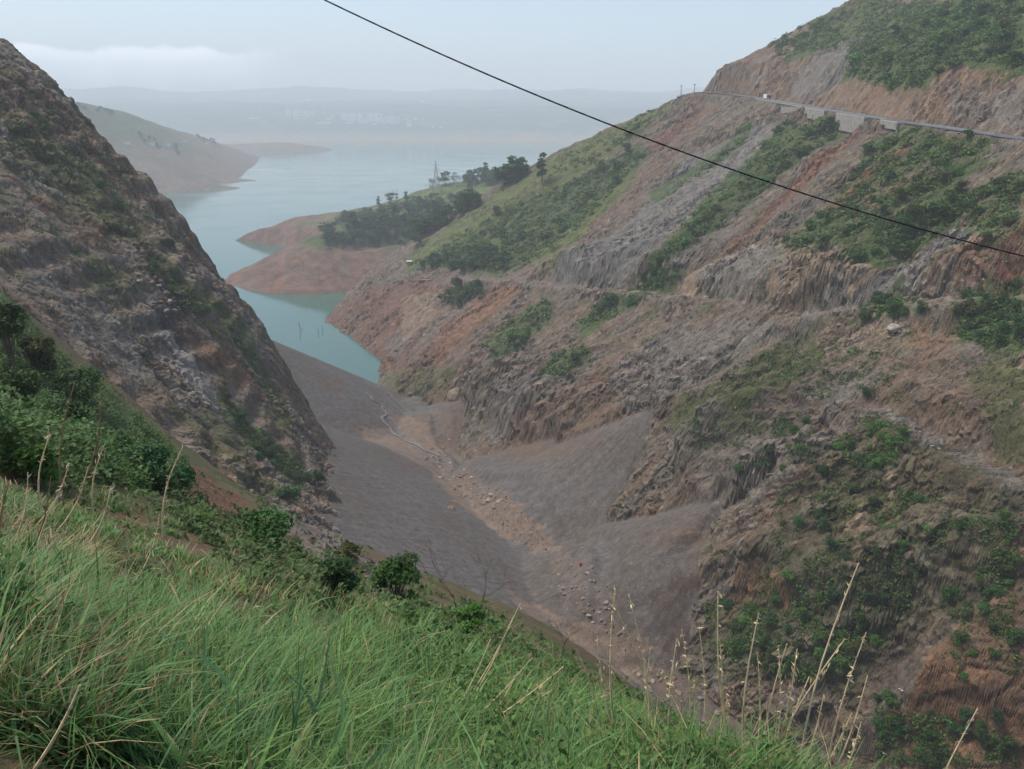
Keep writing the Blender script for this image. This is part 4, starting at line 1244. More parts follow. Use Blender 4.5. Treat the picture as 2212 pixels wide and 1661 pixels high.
g1 = grass_field(3000, FORE, 36, .03, 1.0)
g2 = grass_field(900, [(560,1120),(700,1190),(930,1300),(1120,1380),(1180,1450),(900,1400),(640,1280),(480,1180)], 26, .42, .9)
g3 = grass_field(260, [(-40,1050),(120,1050),(200,1150),(220,1400),(-40,1430)], 40, .30, 1.15)
g4 = grass_field(500, [(1100,1360),(1290,1490),(1530,1605),(1720,1661),(1500,1661),(1250,1560)], 26, .22, .8)
STRIP = [(60,880),(300,960),(420,1010),(700,1130),(930,1250),(1100,1330),(1300,1480),(1560,1600),(1300,1510),(1100,1410),(930,1340),(700,1260),(480,1170),(250,1100),(60,1060)]
g5 = grass_field(1900, STRIP, 24, .30, 1.1)
join_stuff('grass', [g1, g2, g3, g4, g5], M_GRASS, 'long green grass covering the near slope, straw coloured in places', 'grass')

# leafy weeds between the grass
def weeds(n, poly, per, size, tone, hmax=.6):
    q, h = fore_points(n, poly)
    nt_ = len(h); d = np.repeat(h[:, 1], per); N = nt_ * per
    tall = np.repeat(r5.uniform(.15, hmax, nt_), per)
    c = np.repeat(h[:, :3], per, 0)
    off = r5.normal(size=(N, 3)); off /= np.linalg.norm(off, axis=1)[:, None]
    sp = np.repeat(np.clip(r5.uniform(.14, .34, nt_) * (1 + h[:, 1] * .02), .1, .8), per)
    c = c + off * sp[:, None] * np.array([1, 1, .35]) * r5.uniform(.3, 1, N)[:, None]
    c[:, 2] = z_fore(c[:, 0], c[:, 1]) + tall * r5.uniform(.35, 1.0, N)
    nn = r5.normal(size=(N, 3)) * .45 + np.array([0, -.15, 1]); nn /= np.linalg.norm(nn, axis=1)[:, None]
    s = size * np.clip(1 + d * .045, 1, 3.2) * r5.uniform(.6, 1.4, N)
    b = r5.uniform(.7, 1.3, N) * np.repeat(r5.uniform(.75, 1.25, nt_), per)
    tint = np.array(tone) * b[:, None] * np.stack([r5.uniform(.85, 1.3, N), np.ones(N), np.ones(N)], 1)
    return leaves(c, nn, s, r5, tint, 1.35)
w1 = weeds(420, [(940,1420),(1100,1380),(1290,1490),(1530,1610),(1720,1661),(1720,1800),(1000,1800)], 46, .030, (.095, .185, .045))
w2 = weeds(260, [(330,1060),(520,1110),(700,1230),(860,1330),(700,1340),(480,1230)], 26, .05, (.075, .13, .035))
w3 = weeds(80, [(850,1330),(1010,1330),(1100,1400),(1050,1470),(900,1420)], 30, .05, (.08, .155, .035))
w4 = weeds(2600, [(0,640),(130,760),(250,850),(400,990),(420,1060),(300,1060),(100,1050),(0,1030)], 26, .052, (.075, .150, .036), 1.4)
w6 = weeds(900, STRIP, 18, .055, (.075, .135, .036), .7)
w5 = weeds(60, [(0,1330),(90,1330),(110,1480),(0,1500)], 40, .035, (.06, .14, .03))
join_stuff('weeds', [w1, w2, w3, w4, w5, w6], M_GRASS, 'low broad-leaved green weeds between the grass of the near slope', 'weeds')

# ------------------------------------------------------------------ near shrubs, each with stems
def near_shrub(q, width, height, n, leaf, tone, label, cat='shrub', name='leafy_shrub', kind=0, seed=1, feather=False, d=None):
    h = NEAR.hit([q])[0]
    if np.isnan(h[0]) or h[3] != 0: h = hit(q)
    if d is not None:
        p_ = at(q[0], q[1], d); h = np.array([p_[0], p_[1], p_[2], 0])
    r = np.random.default_rng(seed)
    e = empty(name, (h[0], h[1], h[2]))
    per_m = FPX / (h[1] * .92) / K            # sketch units per metre here
    width, height, leaf = width / per_m, height / per_m, leaf / per_m
    blobs = []
    nb = 11 if kind == 0 else 16
    bm = bmesh.new()
    for i in range(nb):
        a = r.uniform(0, 6.28); f = r.uniform(0, 1) ** .6
        z = r.uniform(.25, .92) * height if kind != 2 else r.uniform(.55, .95) * height
        w = width * .5 * f * (1 - .45 * (z / height))
        p = Vector((math.cos(a) * w, math.sin(a) * w, z))
        blobs.append((p.x, p.y, p.z, r.uniform(.14, .24) * width * (1 if kind == 0 else .8)))
        s = Vector((r.uniform(-.05, .05) * width, r.uniform(-.05, .05) * width, -.1))
        m_ = s.lerp(p, .55) + Vector((0, 0, .12 * height))
        t_ = .006 * height + .004
        cyl_between(bm, s, m_, t_ * 1.5, t_, 5); cyl_between(bm, m_, p, t_, t_ * .35, 5)
    me = make_foliage_mesh('foliage', blobs, n, leaf, seed + 3, M_LEAF[tone], 2.4 if feather else 1.5)
    add_mesh('foliage', me, (0, 0, 0), parent=e)
    bm_obj('stem', bm, M_BARK, e)
    return tag(e, label, cat)

# base point, width, height and leaf in sketch units
near_shrub((25, 790), 120, 165, 2600, 7, 'green', 'tall green bush at the left picture edge above the near slope', seed=1, kind=1)
near_shrub((90, 815), 100, 110, 2400, 6, 'olive', 'olive feathery bush beside the tall bush at the left edge', seed=2, kind=1, feather=True)
near_shrub((180, 880), 130, 95, 2600, 7, 'green', 'spreading green bush below the grey rock wall at left', seed=3)
near_shrub((40, 900), 150, 110, 2800, 7, 'green', 'wide low bush on the near slope under the left edge bushes', seed=4)
near_shrub((130, 950), 140, 80, 2600, 7, 'green', 'green low bush on the near slope above the dry stalks at left', seed=16)
near_shrub((340, 1060), 150, 110, 3600, 6, 'dark', 'dark feathery bush beside the bare red earth scar', seed=5, feather=True)
near_shrub((235, 1000), 120, 60, 1900, 6, 'green', 'low green bush left of the dark feathery bush', seed=6)
near_shrub((625, 1092), 66, 52, 1400, 5, 'green', 'small green shrub on the gravel edge right of the red scar', seed=7)
near_shrub((690, 1050), 36, 54, 900, 4, 'dark', 'small dark tree-like shrub at the foot of the left wall skyline', seed=17, kind=1)
near_shrub((740, 1312), 150, 150, 3000, 5, 'dark', 'dark low bush left of the stony bank above the valley', seed=8, feather=True)
near_shrub((858, 1292), 150, 125, 3200, 5, 'green', 'dark green bush on thin stems standing out over the valley', seed=9, kind=1, feather=True)
near_shrub((1020, 1400), 95, 135, 1700, 6, 'bright', 'bright green feathery sapling on thin stems above the valley lip', name='sapling', seed=10, kind=2, feather=True, cat='sapling')
near_shrub((755, 1215), 70, 50, 1100, 4, 'olive', 'olive tuft on the stony bank over the scree', seed=11)
near_shrub((80, 1060), 95, 120, 900, 13, 'bright', 'bright broad-leaved shrub among the dry stalks at left', seed=12)
near_shrub((590, 1200), 200, 120, 1500, 8, 'green', 'open small-leaved shrub above the dry brown grass', seed=13, kind=1)
near_shrub((950, 1400), 90, 75, 1000, 6, 'dark', 'dark green shrublet beside the feathery sapling', seed=14)
near_shrub((1110, 1640), 170, 150, 700, 13, 'green', 'lobed-leaf weed clump at the bottom centre', name='weed_clump', seed=15, cat='weed')

# ------------------------------------------------------------------ dry stalks, one by one
M_CULM = plain_mat('green_culm', (.30, .33, .14), .8, .2, 12)
def stalk(root_q, tip_q, label, group, thick=.006, mat=None, bow=.06, heads=14, seed=0, dmul=1.0):
    r = np.random.default_rng(seed)
    h = NEAR.hit([root_q])[0]
    if np.isnan(h[0]) or h[3] != 0 or h[1] > 60:               # rooted just over the brow
        u_, v_ = ray([root_q]); h = np.array([u_[0] * 4.8, 4.8, 0, 0])
        h[2] = z_fore(h[:1], h[1:2])[0]
    y = h[1] * dmul
    a = Vector(at(root_q[0], root_q[1], y)); a.z = float(z_fore(np.array([a.x]), np.array([a.y]))[0]) - .03
    b = Vector(at(tip_q[0], tip_q[1], y * 1.02))
    side = Vector(((b - a).z, 0, -(b - a).x)).normalized()
    e = empty('dry_grass_stalk', a)
    bm = bmesh.new(); pts = []
    for i in range(9):
        t = i / 8
        pts.append((b - a) * t + side * (bow * (b - a).length * (math.sin(math.pi * t) + .6 * t * t)) - side * (.6 * bow * (b - a).length * t))
    th = thick * max(1.0, y / 5.0)
    for i in range(8):
        cyl_between(bm, pts[i], pts[i+1], th * (1 - .08 * i), th * (1 - .08 * (i + 1)), 5)
    bm_obj('stem', bm, mat or M_STRAW, e)
    if heads:
        n = heads; t = r.uniform(.55, 1.0, n); P = np.array([[*p] for p in pts])
        c = np.stack([np.interp(t, np.linspace(0, 1, 9), P[:, k]) for k in range(3)], 1)
        sc = max(1.0, y / 5.0)
        c += r.normal(size=(n, 3)) * .010 * sc
        nn = r.normal(size=(n, 3)); nn[:, 2] *= .3; nn /= np.linalg.norm(nn, axis=1)[:, None]
        V, F, Cc = leaves(c, nn, np.full(n, .016 * sc) * r.uniform(.6, 1.3, n), r, np.ones((n, 3)), 3.4)
        tag(mesh_obj('seed_head', V, F, mat or M_STRAW, e), kind='stuff')
    tag(e, label, 'grass stalk', group)

RIGHT_ST = [((1742,1590),(1855,1216)), ((1622,1600),(1551,1278)), ((1627,1600),(1639,1324)), ((1800,1640),(1871,1366)), ((1640,1680),(1825,1380)),
            ((1668,1620),(1682,1394)), ((1650,1600),(1722,1402)), ((1756,1680),(1874,1460)), ((1480,1670),(1473,1359)), ((1505,1670),(1510,1352)),
            ((1545,1600),(1556,1394)), ((1632,1590),(1636,1410)), ((1690,1600),(1748,1462)), ((1660,1610),(1700,1390)), ((1500,1680),(1431,1448)),
            ((1350,1680),(1329,1272)), ((1400,1690),(1359,1283)), ((1306,1620),(1229,1367)), ((1370,1690),(1290,1374)), ((1445,1690),(1300,1250)),
            ((1415,1680),(1405,1400)), ((1460,1690),(1462,1380)), ((1530,1680),(1500,1470)), ((1700,1690),(1780,1500)), ((1720,1690),(1840,1540)),
            ((1780,1690),(1860,1560)), ((1600,1690),(1570,1500)), ((1250,1640),(1160,1480)), ((1990,1760),(2112,1530))]
ORD = ['first', 'second', 'third', 'fourth', 'fifth', 'sixth', 'seventh', 'eighth', 'ninth', 'tenth', 'eleventh', 'twelfth', 'thirteenth', 'fourteenth', 'fifteenth',
       'sixteenth', 'seventeenth', 'eighteenth', 'nineteenth', 'twentieth', 'twenty-first', 'twenty-second', 'twenty-third', 'twenty-fourth', 'twenty-fifth',
       'twenty-sixth', 'twenty-seventh', 'twenty-eighth', 'twenty-ninth', 'thirtieth']
RIGHT_ST.sort(key=lambda s: s[1][0])
for i, (a, b) in enumerate(RIGHT_ST):
    tall = 'tallest dry grass stalk at lower right, leaning right past the scree' if b == (1855, 1216) else '%s dry grass stalk from the left, by tip, in the lower right row' % ORD[i]
    stalk(a, b, tall, 'dry stalks at lower right', seed=i, bow=.05 * (1 if i % 2 else -1), heads=26 if i % 3 else 12, thick=.0095 if i % 4 else .0115)
MID_ST = [((975,1555),(1124,1304)), ((985,1560),(1110,1330)), ((1000,1570),(1150,1420)), ((1010,1580),(1217,1440)), ((960,1570),(1060,1380)), ((1020,1600),(1120,1450)), ((60,1661),(173,1480))]
for i, (a, b) in enumerate(sorted(MID_ST, key=lambda s: s[1][0])):
    stalk(a, b, '%s straw-coloured leaning stalk from the left in the bottom centre tuft' % ORD[i], 'leaning straw stalks at the bottom centre', seed=60 + i, bow=.03, heads=5, thick=.008)
LEFT_ST = [((140,1110),(161,828)), ((150,1100),(219,845)), ((85,1100),(109,937)), ((200,1110),(226,960)), ((350,1160),(395,965)), ((60,1150),(150,1000)), ((20,1180),(60,1020)),
           ((110,1160),(190,1010)), ((170,1200),(240,1050)), ((30,1240),(110,1030)), ((230,1200),(330,1090)), ((280,1270),(345,1110)), ((5,1200),(20,1040)), ((75,1230),(135,1060)), ((130,1260),(215,1120))]
for i, (a, b) in enumerate(sorted(LEFT_ST, key=lambda s: s[1][0])):
    stalk(a, b, '%s dry stalk from the left edge in the tall grass at left' % ORD[i], 'dry stalks in the left grass', seed=80 + i, bow=.08 * (1 if i % 2 else -1), heads=10, thick=.008, mat=M_STRAW if i % 3 else M_STRAW2)

# broad-bladed grass clump at the bottom, each blade a part
def broad_clump(name, label, blades_q, width, colr, seed):
    r = np.random.default_rng(seed)
    h0 = None; e = None
    for i, (a, b) in enumerate(blades_q):
        h = NEAR.hit([a])[0]
        if np.isnan(h[0]): continue
        if e is None: e = empty(name, tuple(h[:3]))
        y = h[1]
        A = np.array(at(a[0], a[1], y)); B = np.array(at(b[0], b[1], y * r.uniform(.93, 1.07)))
        ax = B - A; L = np.linalg.norm(ax); n = 9
        side = np.cross(ax / L, [0, 1, 0]); side /= np.linalg.norm(side) + 1e-9
        bow = r.normal(0, .13)
        tt = np.linspace(0, 1, n)
        c = A + ax * tt[:, None] + side * (bow * L * np.sin(math.pi * tt))[:, None] + np.array([0, 1, 0]) * (r.normal(0, .05) * L * tt ** 2)[:, None]
        wv = np.cross(ax / L, r.normal(size=3) * .6 + np.array([0, 1, 0])); wv /= np.linalg.norm(wv)
        w = width * r.uniform(.7, 1.2) * np.clip(1 - tt ** 2.2, .03, 1) * (.7 + .3 * np.sin(math.pi * np.clip(tt * 1.4, 0, 1)))
        keel = np.cross(wv, ax / L)
        V = np.stack([c - wv * w[:, None] * .5, c - keel * w[:, None] * .22, c + wv * w[:, None] * .5], 1).reshape(-1, 3)
        F = []
        for k in range(n - 1):
            F += [(3*k, 3*k+1, 3*k+4, 3*k+3), (3*k+1, 3*k+2, 3*k+5, 3*k+4)]
        dry = r.random() < .10
        tint = np.array([.26, .19, .09]) if dry else np.array(colr) * r.uniform(.75, 1.25)
        mesh_obj('blade', V - np.array(h_loc(e)), F, M_GRASS, e, True, np.tile(tint, (len(V), 1)))
    return tag(e, label, 'grass clump')
def h_loc(e): return (e.location.x, e.location.y, e.location.z)
BQ = [((421,1600),(313,1360)), ((460,1600),(450,1338)), ((440,1600),(432,1310)), ((650,1640),(713,1352)), ((600,1661),(615,1440)), ((690,1690),(731,1470)),
      ((560,1680),(546,1530)), ((640,1670),(590,1420)), ((660,1690),(700,1400)), ((620,1700),(560,1480)), ((580,1700),(500,1500)), ((520,1690),(470,1480)),
      ((670,1700),(640,1400)), ((700,1700),(760,1540)), ((630,1690),(660,1390)), ((610,1690),(630,1460)), ((550,1700),(520,1560)), ((480,1690),(400,1490)),
      ((500,1690),(510,1470)), ((720,1710),(800,1570)), ((740,1720),(910,1590)), ((600,1710),(570,1400)), ((570,1710),(600,1500)), ((655,1700),(680,1450))]
broad_clump('broad_grass_clump', 'clump of broad blue-green grass blades at the bottom left of centre', BQ, .036, (.16, .31, .13), 3)
BQ2 = [((1570,1700),(1600,1500)), ((1600,1700),(1650,1480)), ((1640,1700),(1700,1520)), ((1660,1700),(1760,1560)), ((1690,1700),(1800,1500)), ((1740,1700),(1840,1570)), ((1620,1700),(1580,1540)), ((1680,1710),(1660,1530)), ((1650,1710),(1720,1480)), ((1710,1710),(1780,1580))]
broad_clump('broad_grass_clump', 'clump of green grass blades among the dry stalks at lower right', BQ2, .016, (.13, .22, .08), 4)
BQ3 = [((60+8*i, 1330 + 6*(i % 5)), (60 + 8*i + 30*((i % 7) - 3), 1150 + 17*(i % 4))) for i in range(18)]
broad_clump('broad_grass_clump', 'tall reedy grass clump at the left edge below the dry stalks', BQ3, .026, (.11, .20, .07), 5)

# bare twigs
def twig(q, tip, label, seed, spread=.5, depth=4, group=None):
    r = np.random.default_rng(seed)
    h = NEAR.hit([q])[0]
    if np.isnan(h[0]): return
    y = h[1]; a = Vector(h[:3]); b = Vector(at(tip[0], tip[1], y))
    e = empty('bare_twig', a)
    bm = bmesh.new()
    def grow(p, d, L, rad, k):
        q_ = p + d * L * .5 + Vector(r.normal(size=3)) * L * .06
        e_ = p + d * L
        cyl_between(bm, p, q_, rad, rad * .8, 5); cyl_between(bm, q_, e_, rad * .8, rad * .6, 5)
        if k == 0: return
        for _ in range(2 if r.random() < .7 else 3):
            nd = (d + Vector(r.normal(size=3)) * spread).normalized()
            grow(p.lerp(e_, r.uniform(.45, 1.0)), nd, L * r.uniform(.5, .75), rad * .6, k - 1)
    d = b - a
    grow(Vector((0, 0, 0)), d.normalized(), d.length * .55, .004 + .0006 * y, depth)
    bm_obj('branch', bm, M_TWIG, e)
    tag(e, label, 'twig', group)
twig((520,1370), (660,1110), 'bare forked dead branch lying across the left grass', 5, .3, 3)
twig((480,1400), (560,1290), 'short bare branch in the grass left of the forked branch', 6, .4, 3)
twig((1000,1390), (960,1190), 'bare reddish twigs behind the feathery sapling', 7, .5, 5)
twig((1040,1380), (1050,1200), 'bare reddish twigs right of the feathery sapling', 8, .5, 5)
twig((1210,1450), (1230,1330), 'bare dark twig at the valley lip right of centre', 9, .6, 4)
twig((560,1180), (500,1080), 'bare thin twigs beside the bright small-leaved shrub', 10, .5, 4)
def hit_mid(q): return MID.hit([q])[0]
def hits_mid(qs): return MID.hit(np.asarray(qs, float))
# ------------------------------------------------------------------ road, walls, guardrail
r6 = np.random.default_rng(66)
M_ASPH = plain_mat('asphalt', (.11, .11, .115), .9, .2, .6)
M_CONC = plain_mat('concrete', (.27, .245, .205), .9, .22, .5)
M_RAIL = plain_mat('rail_steel', (.27, .31, .31), .5, .12, 1.0, .5, .3)
M_POLE = plain_mat('pole_concrete', (.30, .29, .27), .85, .15, 1.5)
M_STEEL = plain_mat('galvanised_steel', (.26, .27, .28), .55, .15, 2, .5, .4)
M_WHITE = plain_mat('white_paint', (.74, .74, .72), .5, .06, 1)
M_RED = plain_mat('red_paint', (.34, .035, .04), .4, .1, 1)
M_GLASS = plain_mat('dark_glass', (.03, .035, .04), .15, .1, 1, .6)
M_TYRE = plain_mat('tyre_rubber', (.02, .02, .02), .9, .1, 3)
M_BLACK = plain_mat('black_cable', (.012, .012, .013), .6, .1, 3)
M_LAMP = plain_mat('lamp_glass', (.7, .7, .65), .2, .05, 1)
M_BLUE = plain_mat('blue_pipe', (.30, .38, .46), .5, .1, 2)

ys = np.arange(70, 566, 3.0)
xr = np.interp(ys, RY, RX); zr = np.interp(ys, RY, RZ)
V, F = [], []
for i in range(len(ys)):
    for off in (-3.7, -1.2, 1.2, 3.7):
        V.append((xr[i] + off, ys[i], zr[i] + .28 - .03 * abs(off)))
for i in range(len(ys) - 1):
    for k in range(3):
        F.append((4*i+k, 4*i+k+1, 4*i+k+5, 4*i+k+4))
tag(mesh_obj('road', V, F, M_ASPH), kind='structure')

def road_pt(y, off=0.0, up=.3):
    return Vector((float(np.interp(y, RY, RX)) + off, y, float(np.interp(y, RY, RZ)) + up))

WALL_TXT = ['concrete retaining wall below the truck, farthest of the row', 'short concrete retaining wall, second from the far end, beside a shrub',
            'concrete retaining wall, third of the row, half hidden by shrubs', 'tallest concrete retaining wall below the road, with slanting lower edge',
            'low concrete retaining wall nearest the slanting utility pole']
for (y0, y1, hw), txt in zip(WALLS, WALL_TXT):
    e = empty('retaining_wall', road_pt(y0, -4.0, -hw))
    cols, rows = max(3, int((y1 - y0) / 4.5)), max(2, int(hw / 1.3))
    for c in range(cols):
        ya, yb = y0 + (y1 - y0) * c / cols, y0 + (y1 - y0) * (c + 1) / cols
        dep = hw * (1 if .12 < (c + .5) / cols < .8 else .55)
        nr = max(1, int(rows * dep / hw))
        for k in range(nr):
            za, zb = -dep + dep * k / nr, -dep + dep * (k + 1) / nr
            pa, pb = road_pt(ya + .004, -5.3 - .015 * (nr - k), .05), road_pt(yb - .004, -5.3 - .015 * (nr - k), .05)
            vv = []
            for t_ in (0, 1.8):
                for p, in ((pa,), (pb,)):
                    vv += [(p.x + t_, p.y, p.z + za + .004), (p.x + t_, p.y, p.z + zb - .004)]
            vv = [(a - e.location.x, b - e.location.y, d_ - e.location.z) for a, b, d_ in vv]
            mesh_obj('panel', vv, [(0, 1, 3, 2), (4, 6, 7, 5), (1, 5, 7, 3), (0, 2, 6, 4), (0, 4, 5, 1), (2, 3, 7, 6)], M_CONC, e)
    a_, b_ = road_pt(y0, -5.0, .15), road_pt(y1, -5.0, .15)
    bm = bmesh.new(); cyl_between(bm, a_ - e.location, b_ - e.location, .3, .3, 4); bm_obj('coping', bm, M_CONC, e)
    tag(e, txt, 'wall', 'retaining walls under the road')

# guardrail: beam in lengths, posts one by one
def guardrail(y0, y1, label):
    e = empty('guardrail', road_pt(y0, -3.75, .2))
    pm = None
    y = y0
    while y < y1:
        p = road_pt(y, -3.75, .2) - e.location
        if pm is None:
            bm = bmesh.new(); bm_box(bm, (0, 0, .25), (.16, .16, 1.1)); o = bm_obj('post', bm, M_RAIL, e); pm = o.data
            o.location = p
        else:
            add_mesh('post', pm, p, parent=e)
        y += 6.0
    bm = bmesh.new(); y = y0
    while y < y1 - 1:
        a, b = road_pt(y, -3.9, .2) - e.location, road_pt(min(y + 6, y1), -3.9, .2) - e.location
        for zz, hh in ((.62, .11), (.86, .10)):
            q = [bm.verts.new((p.x + dx, p.y, p.z + zz + s * hh)) for p in (a, b) for dx in (0, .07) for s in (-1, 1)]
            for f in ((0, 1, 5, 4), (2, 6, 7, 3), (1, 3, 7, 5), (0, 4, 6, 2)): bm.faces.new([q[i] for i in f])
        y += 6
    bm_obj('rail', bm, M_RAIL, e)
    return tag(e, label, 'guardrail')
guardrail(road_y(1915, 264), road_y(1600, 217), 'long pale steel guardrail along the outer edge of the hillside road')
guardrail(road_y(2150, 290), road_y(1985, 270), 'short broken guardrail right of the slanting utility pole')

# truck
def truck(y):
    p = road_pt(y, -1.4, .27)
    e = empty('truck', p, math.radians(3))
    bm = bmesh.new(); bm_box(bm, (0, 2.6, 1.95), (2.35, 5.0, 2.3)); bmesh.ops.bevel(bm, geom=bm.edges[:], offset=.06, segments=1, affect='EDGES'); bm_obj('cargo_box', bm, M_WHITE, e)
    bm = bmesh.new(); bm_box(bm, (0, 1.4, .62), (1.0, 7.4, .28)); bm_obj('chassis', bm, M_TYRE, e)
    bm = bmesh.new(); bm_box(bm, (0, -1.05, 1.55), (2.2, 1.9, 2.0))
    for v_ in bm.verts:
        if v_.co.z > 2 and v_.co.y < -1.5: v_.co.y += .35
    bmesh.ops.bevel(bm, geom=bm.edges[:], offset=.1, segments=2, affect='EDGES'); cab = bm_obj('cab', bm, M_RED, e)
    bm = bmesh.new(); bm_box(bm, (0, -1.86, 1.95), (1.9, .05, .75))
    for v_ in bm.verts:
        if v_.co.z > 2: v_.co.y += .26
    bm_obj('windscreen', bm, M_GLASS, cab)
    for sx in (-1, 1):
        bm = bmesh.new(); bm_box(bm, (sx * 1.11, -1.0, 1.95), (.04, .95, .6)); bm_obj('side_window', bm, M_GLASS, cab)
        bm = bmesh.new(); bm_box(bm, (sx * .78, -2.03, .95), (.36, .06, .24)); bm_obj('headlight', bm, M_LAMP, e)
        bm = bmesh.new(); bm_box(bm, (sx * 1.3, -1.75, 1.95), (.14, .08, .4)); bm_obj('mirror', bm, M_TYRE, cab)
        for yy in (-1.0, 3.6, 4.7):
            bm = bmesh.new(); cyl_between(bm, (sx * .75, yy, .48), (sx * 1.08, yy, .48), .48, .48, 14); w_ = bm_obj('wheel', bm, M_TYRE, e)
            bm = bmesh.new(); cyl_between(bm, (sx * .8, yy, .48), (sx * 1.11, yy, .48), .24, .22, 10); bm_obj('rim', bm, M_STEEL, w_)
    bm = bmesh.new(); bm_box(bm, (0, -2.05, .6), (2.2, .16, .3)); bm_obj('bumper', bm, M_WHITE, e)
    tag(e, 'white box truck with red cab driving along the hillside road', 'truck')
truck(road_y(1649, 222))

# ------------------------------------------------------------------ poles, pylon, cable
def pole(q_base, q_top, label, group=None, arm=True, d=None, mat=None, thick=.16):
    h = hit(q_base)
    if d is not None: b_ = at(q_base[0], q_base[1], d); h = (b_[0], b_[1], b_[2], 0)
    if np.isnan(h[0]): return
    base = Vector(h[:3]); top = Vector(at(q_top[0], q_top[1], h[1])) - base
    e = empty('utility_pole', base)
    th = max(thick, h[1] * .0005)
    bm = bmesh.new(); cyl_between(bm, (0, 0, -1.0), top, th, th * .65, 8); bm_obj('shaft', bm, mat or M_POLE, e)
    if arm:
        bm = bmesh.new(); bm_box(bm, (top.x, top.y, top.z - .5), (1.8, th, th)); bm_obj('crossarm', bm, M_STEEL, e)
        for s in (-1, 0, 1):
            bm = bmesh.new(); cyl_between(bm, (top.x + s * .8, top.y, top.z - .45), (top.x + s * .8, top.y, top.z - .1), .1, .06, 6); bm_obj('insulator', bm, M_BLACK, e)
    return tag(e, label, 'utility pole', group)
pole((1471, 203), (1472, 184), 'utility pole on the road shoulder skyline, leftmost of three', 'poles on the road skyline', d=556)
pole((1499, 202), (1501, 181), 'utility pole on the road skyline, middle of three', 'poles on the road skyline', d=556)
pole((1534, 203), (1536, 179), 'utility pole against the red cut at the road bend', 'poles on the road skyline', d=556)
pole((1550, 224), (1551, 211), 'short white post below the road bend', None, False)
pole((1483, 234), (1483, 219), 'white pole on the red slope below the road bend', None, False)
pole((1950, 272), (1957, 233), 'slanting utility pole at the near end of the long guardrail', None, True)
pole((1011, 398), (1011, 378), 'white utility pole on the knoll terrace right of the pylon', 'poles behind the spur')
pole((1023, 412), (1024, 391), 'double utility pole in the field right of the pylon', 'poles behind the spur')
pole((1128, 372), (1128, 346), 'utility pole on the spur crest, left of the crest pair', 'poles on the spur crest')
pole((1137, 370), (1137, 348), 'utility pole on the spur crest, right of the crest pair', 'poles on the spur crest')
pole((1171, 415), (1171, 396), 'white pole below the slender tree on the spur crest', None, False)
pole((1238, 474), (1238, 462), 'thin white post on the green spur flank', None, False, thick=.1)

def pylon(q, height, wide, label):
    h = hit(q); e = empty('pylon', h[:3])
    H = height; lv = [0, .22, .42, .58, .72, .86, 1.0]
    def half(t): return wide * .5 * (1 - t) ** 1.25 * (1 - .0) + .45 * (1 - t) + .10
    cs = lambda t: [Vector((sx * half(t), sy * half(t), t * H)) for sx, sy in ((-1, -1), (1, -1), (1, 1), (-1, 1))]
    for k in range(4):
        bm = bmesh.new()
        for a, b in zip(lv[:-1], lv[1:]): cyl_between(bm, cs(a)[k], cs(b)[k], .26 * (1 - .5 * a), .26 * (1 - .5 * b), 4)
        bm_obj('leg', bm, M_STEEL, e)
    for a, b in zip(lv[:-1], lv[1:]):
        bm = bmesh.new()
        A, B = cs(a), cs(b)
        for k in range(4):
            cyl_between(bm, A[k], B[(k+1) % 4], .11, .11, 4); cyl_between(bm, A[(k+1) % 4], B[k], .11, .11, 4); cyl_between(bm, B[k], B[(k+1) % 4], .10, .10, 4)
        bm_obj('bracing', bm, M_STEEL, e)
    for t, w in ((.66, 4.2), (.76, 3.6), (.87, 2.8)):
        bm = bmesh.new()
        for s in (-1, 1):
            cyl_between(bm, (0, -.3, t * H), (s * w, 0, t * H), .14, .07, 4); cyl_between(bm, (0, .3, t * H), (s * w, 0, t * H), .14, .07, 4); cyl_between(bm, (0, 0, t * H + 1.4), (s * w, 0, t * H), .10, .06, 4)
            cyl_between(bm, (s * w, 0, t * H), (s * w, 0, t * H - 1.3), .12, .12, 5)
        bm_obj('crossarm', bm, M_STEEL, e)
    tag(e, label, 'pylon')
pylon((943, 419), 36.0, 8.6, 'grey lattice power pylon on the terrace above the lake')

def cable():
    q = np.array([(330, -190), (704, 0), (1060, 162), (1404, 304), (1769, 431), (2212, 550), (2700, 655)], float)
    d = np.array([10.6, 10.0, 9.6, 9.4, 9.4, 9.6, 10.2])
    s = np.linspace(0, 1, len(q)); S = np.linspace(0, 1, 61)
    cx, cy = np.polyfit(s, q[:, 0], 3), np.polyfit(q[:, 0], q[:, 1], 3)
    P = []
    for t in S:
        x = np.polyval(cx, t); P.append(Vector(at(x, np.polyval(cy, x), float(np.interp(t, s, d)))))
    bm = bmesh.new()
    for a, b in zip(P[:-1], P[1:]): cyl_between(bm, a, b, .0085, .0085, 8)
    tag(bm_obj('overhead_cable', bm, M_BLACK, None, True), 'black overhead cable sagging across the whole view', 'cable')
cable()

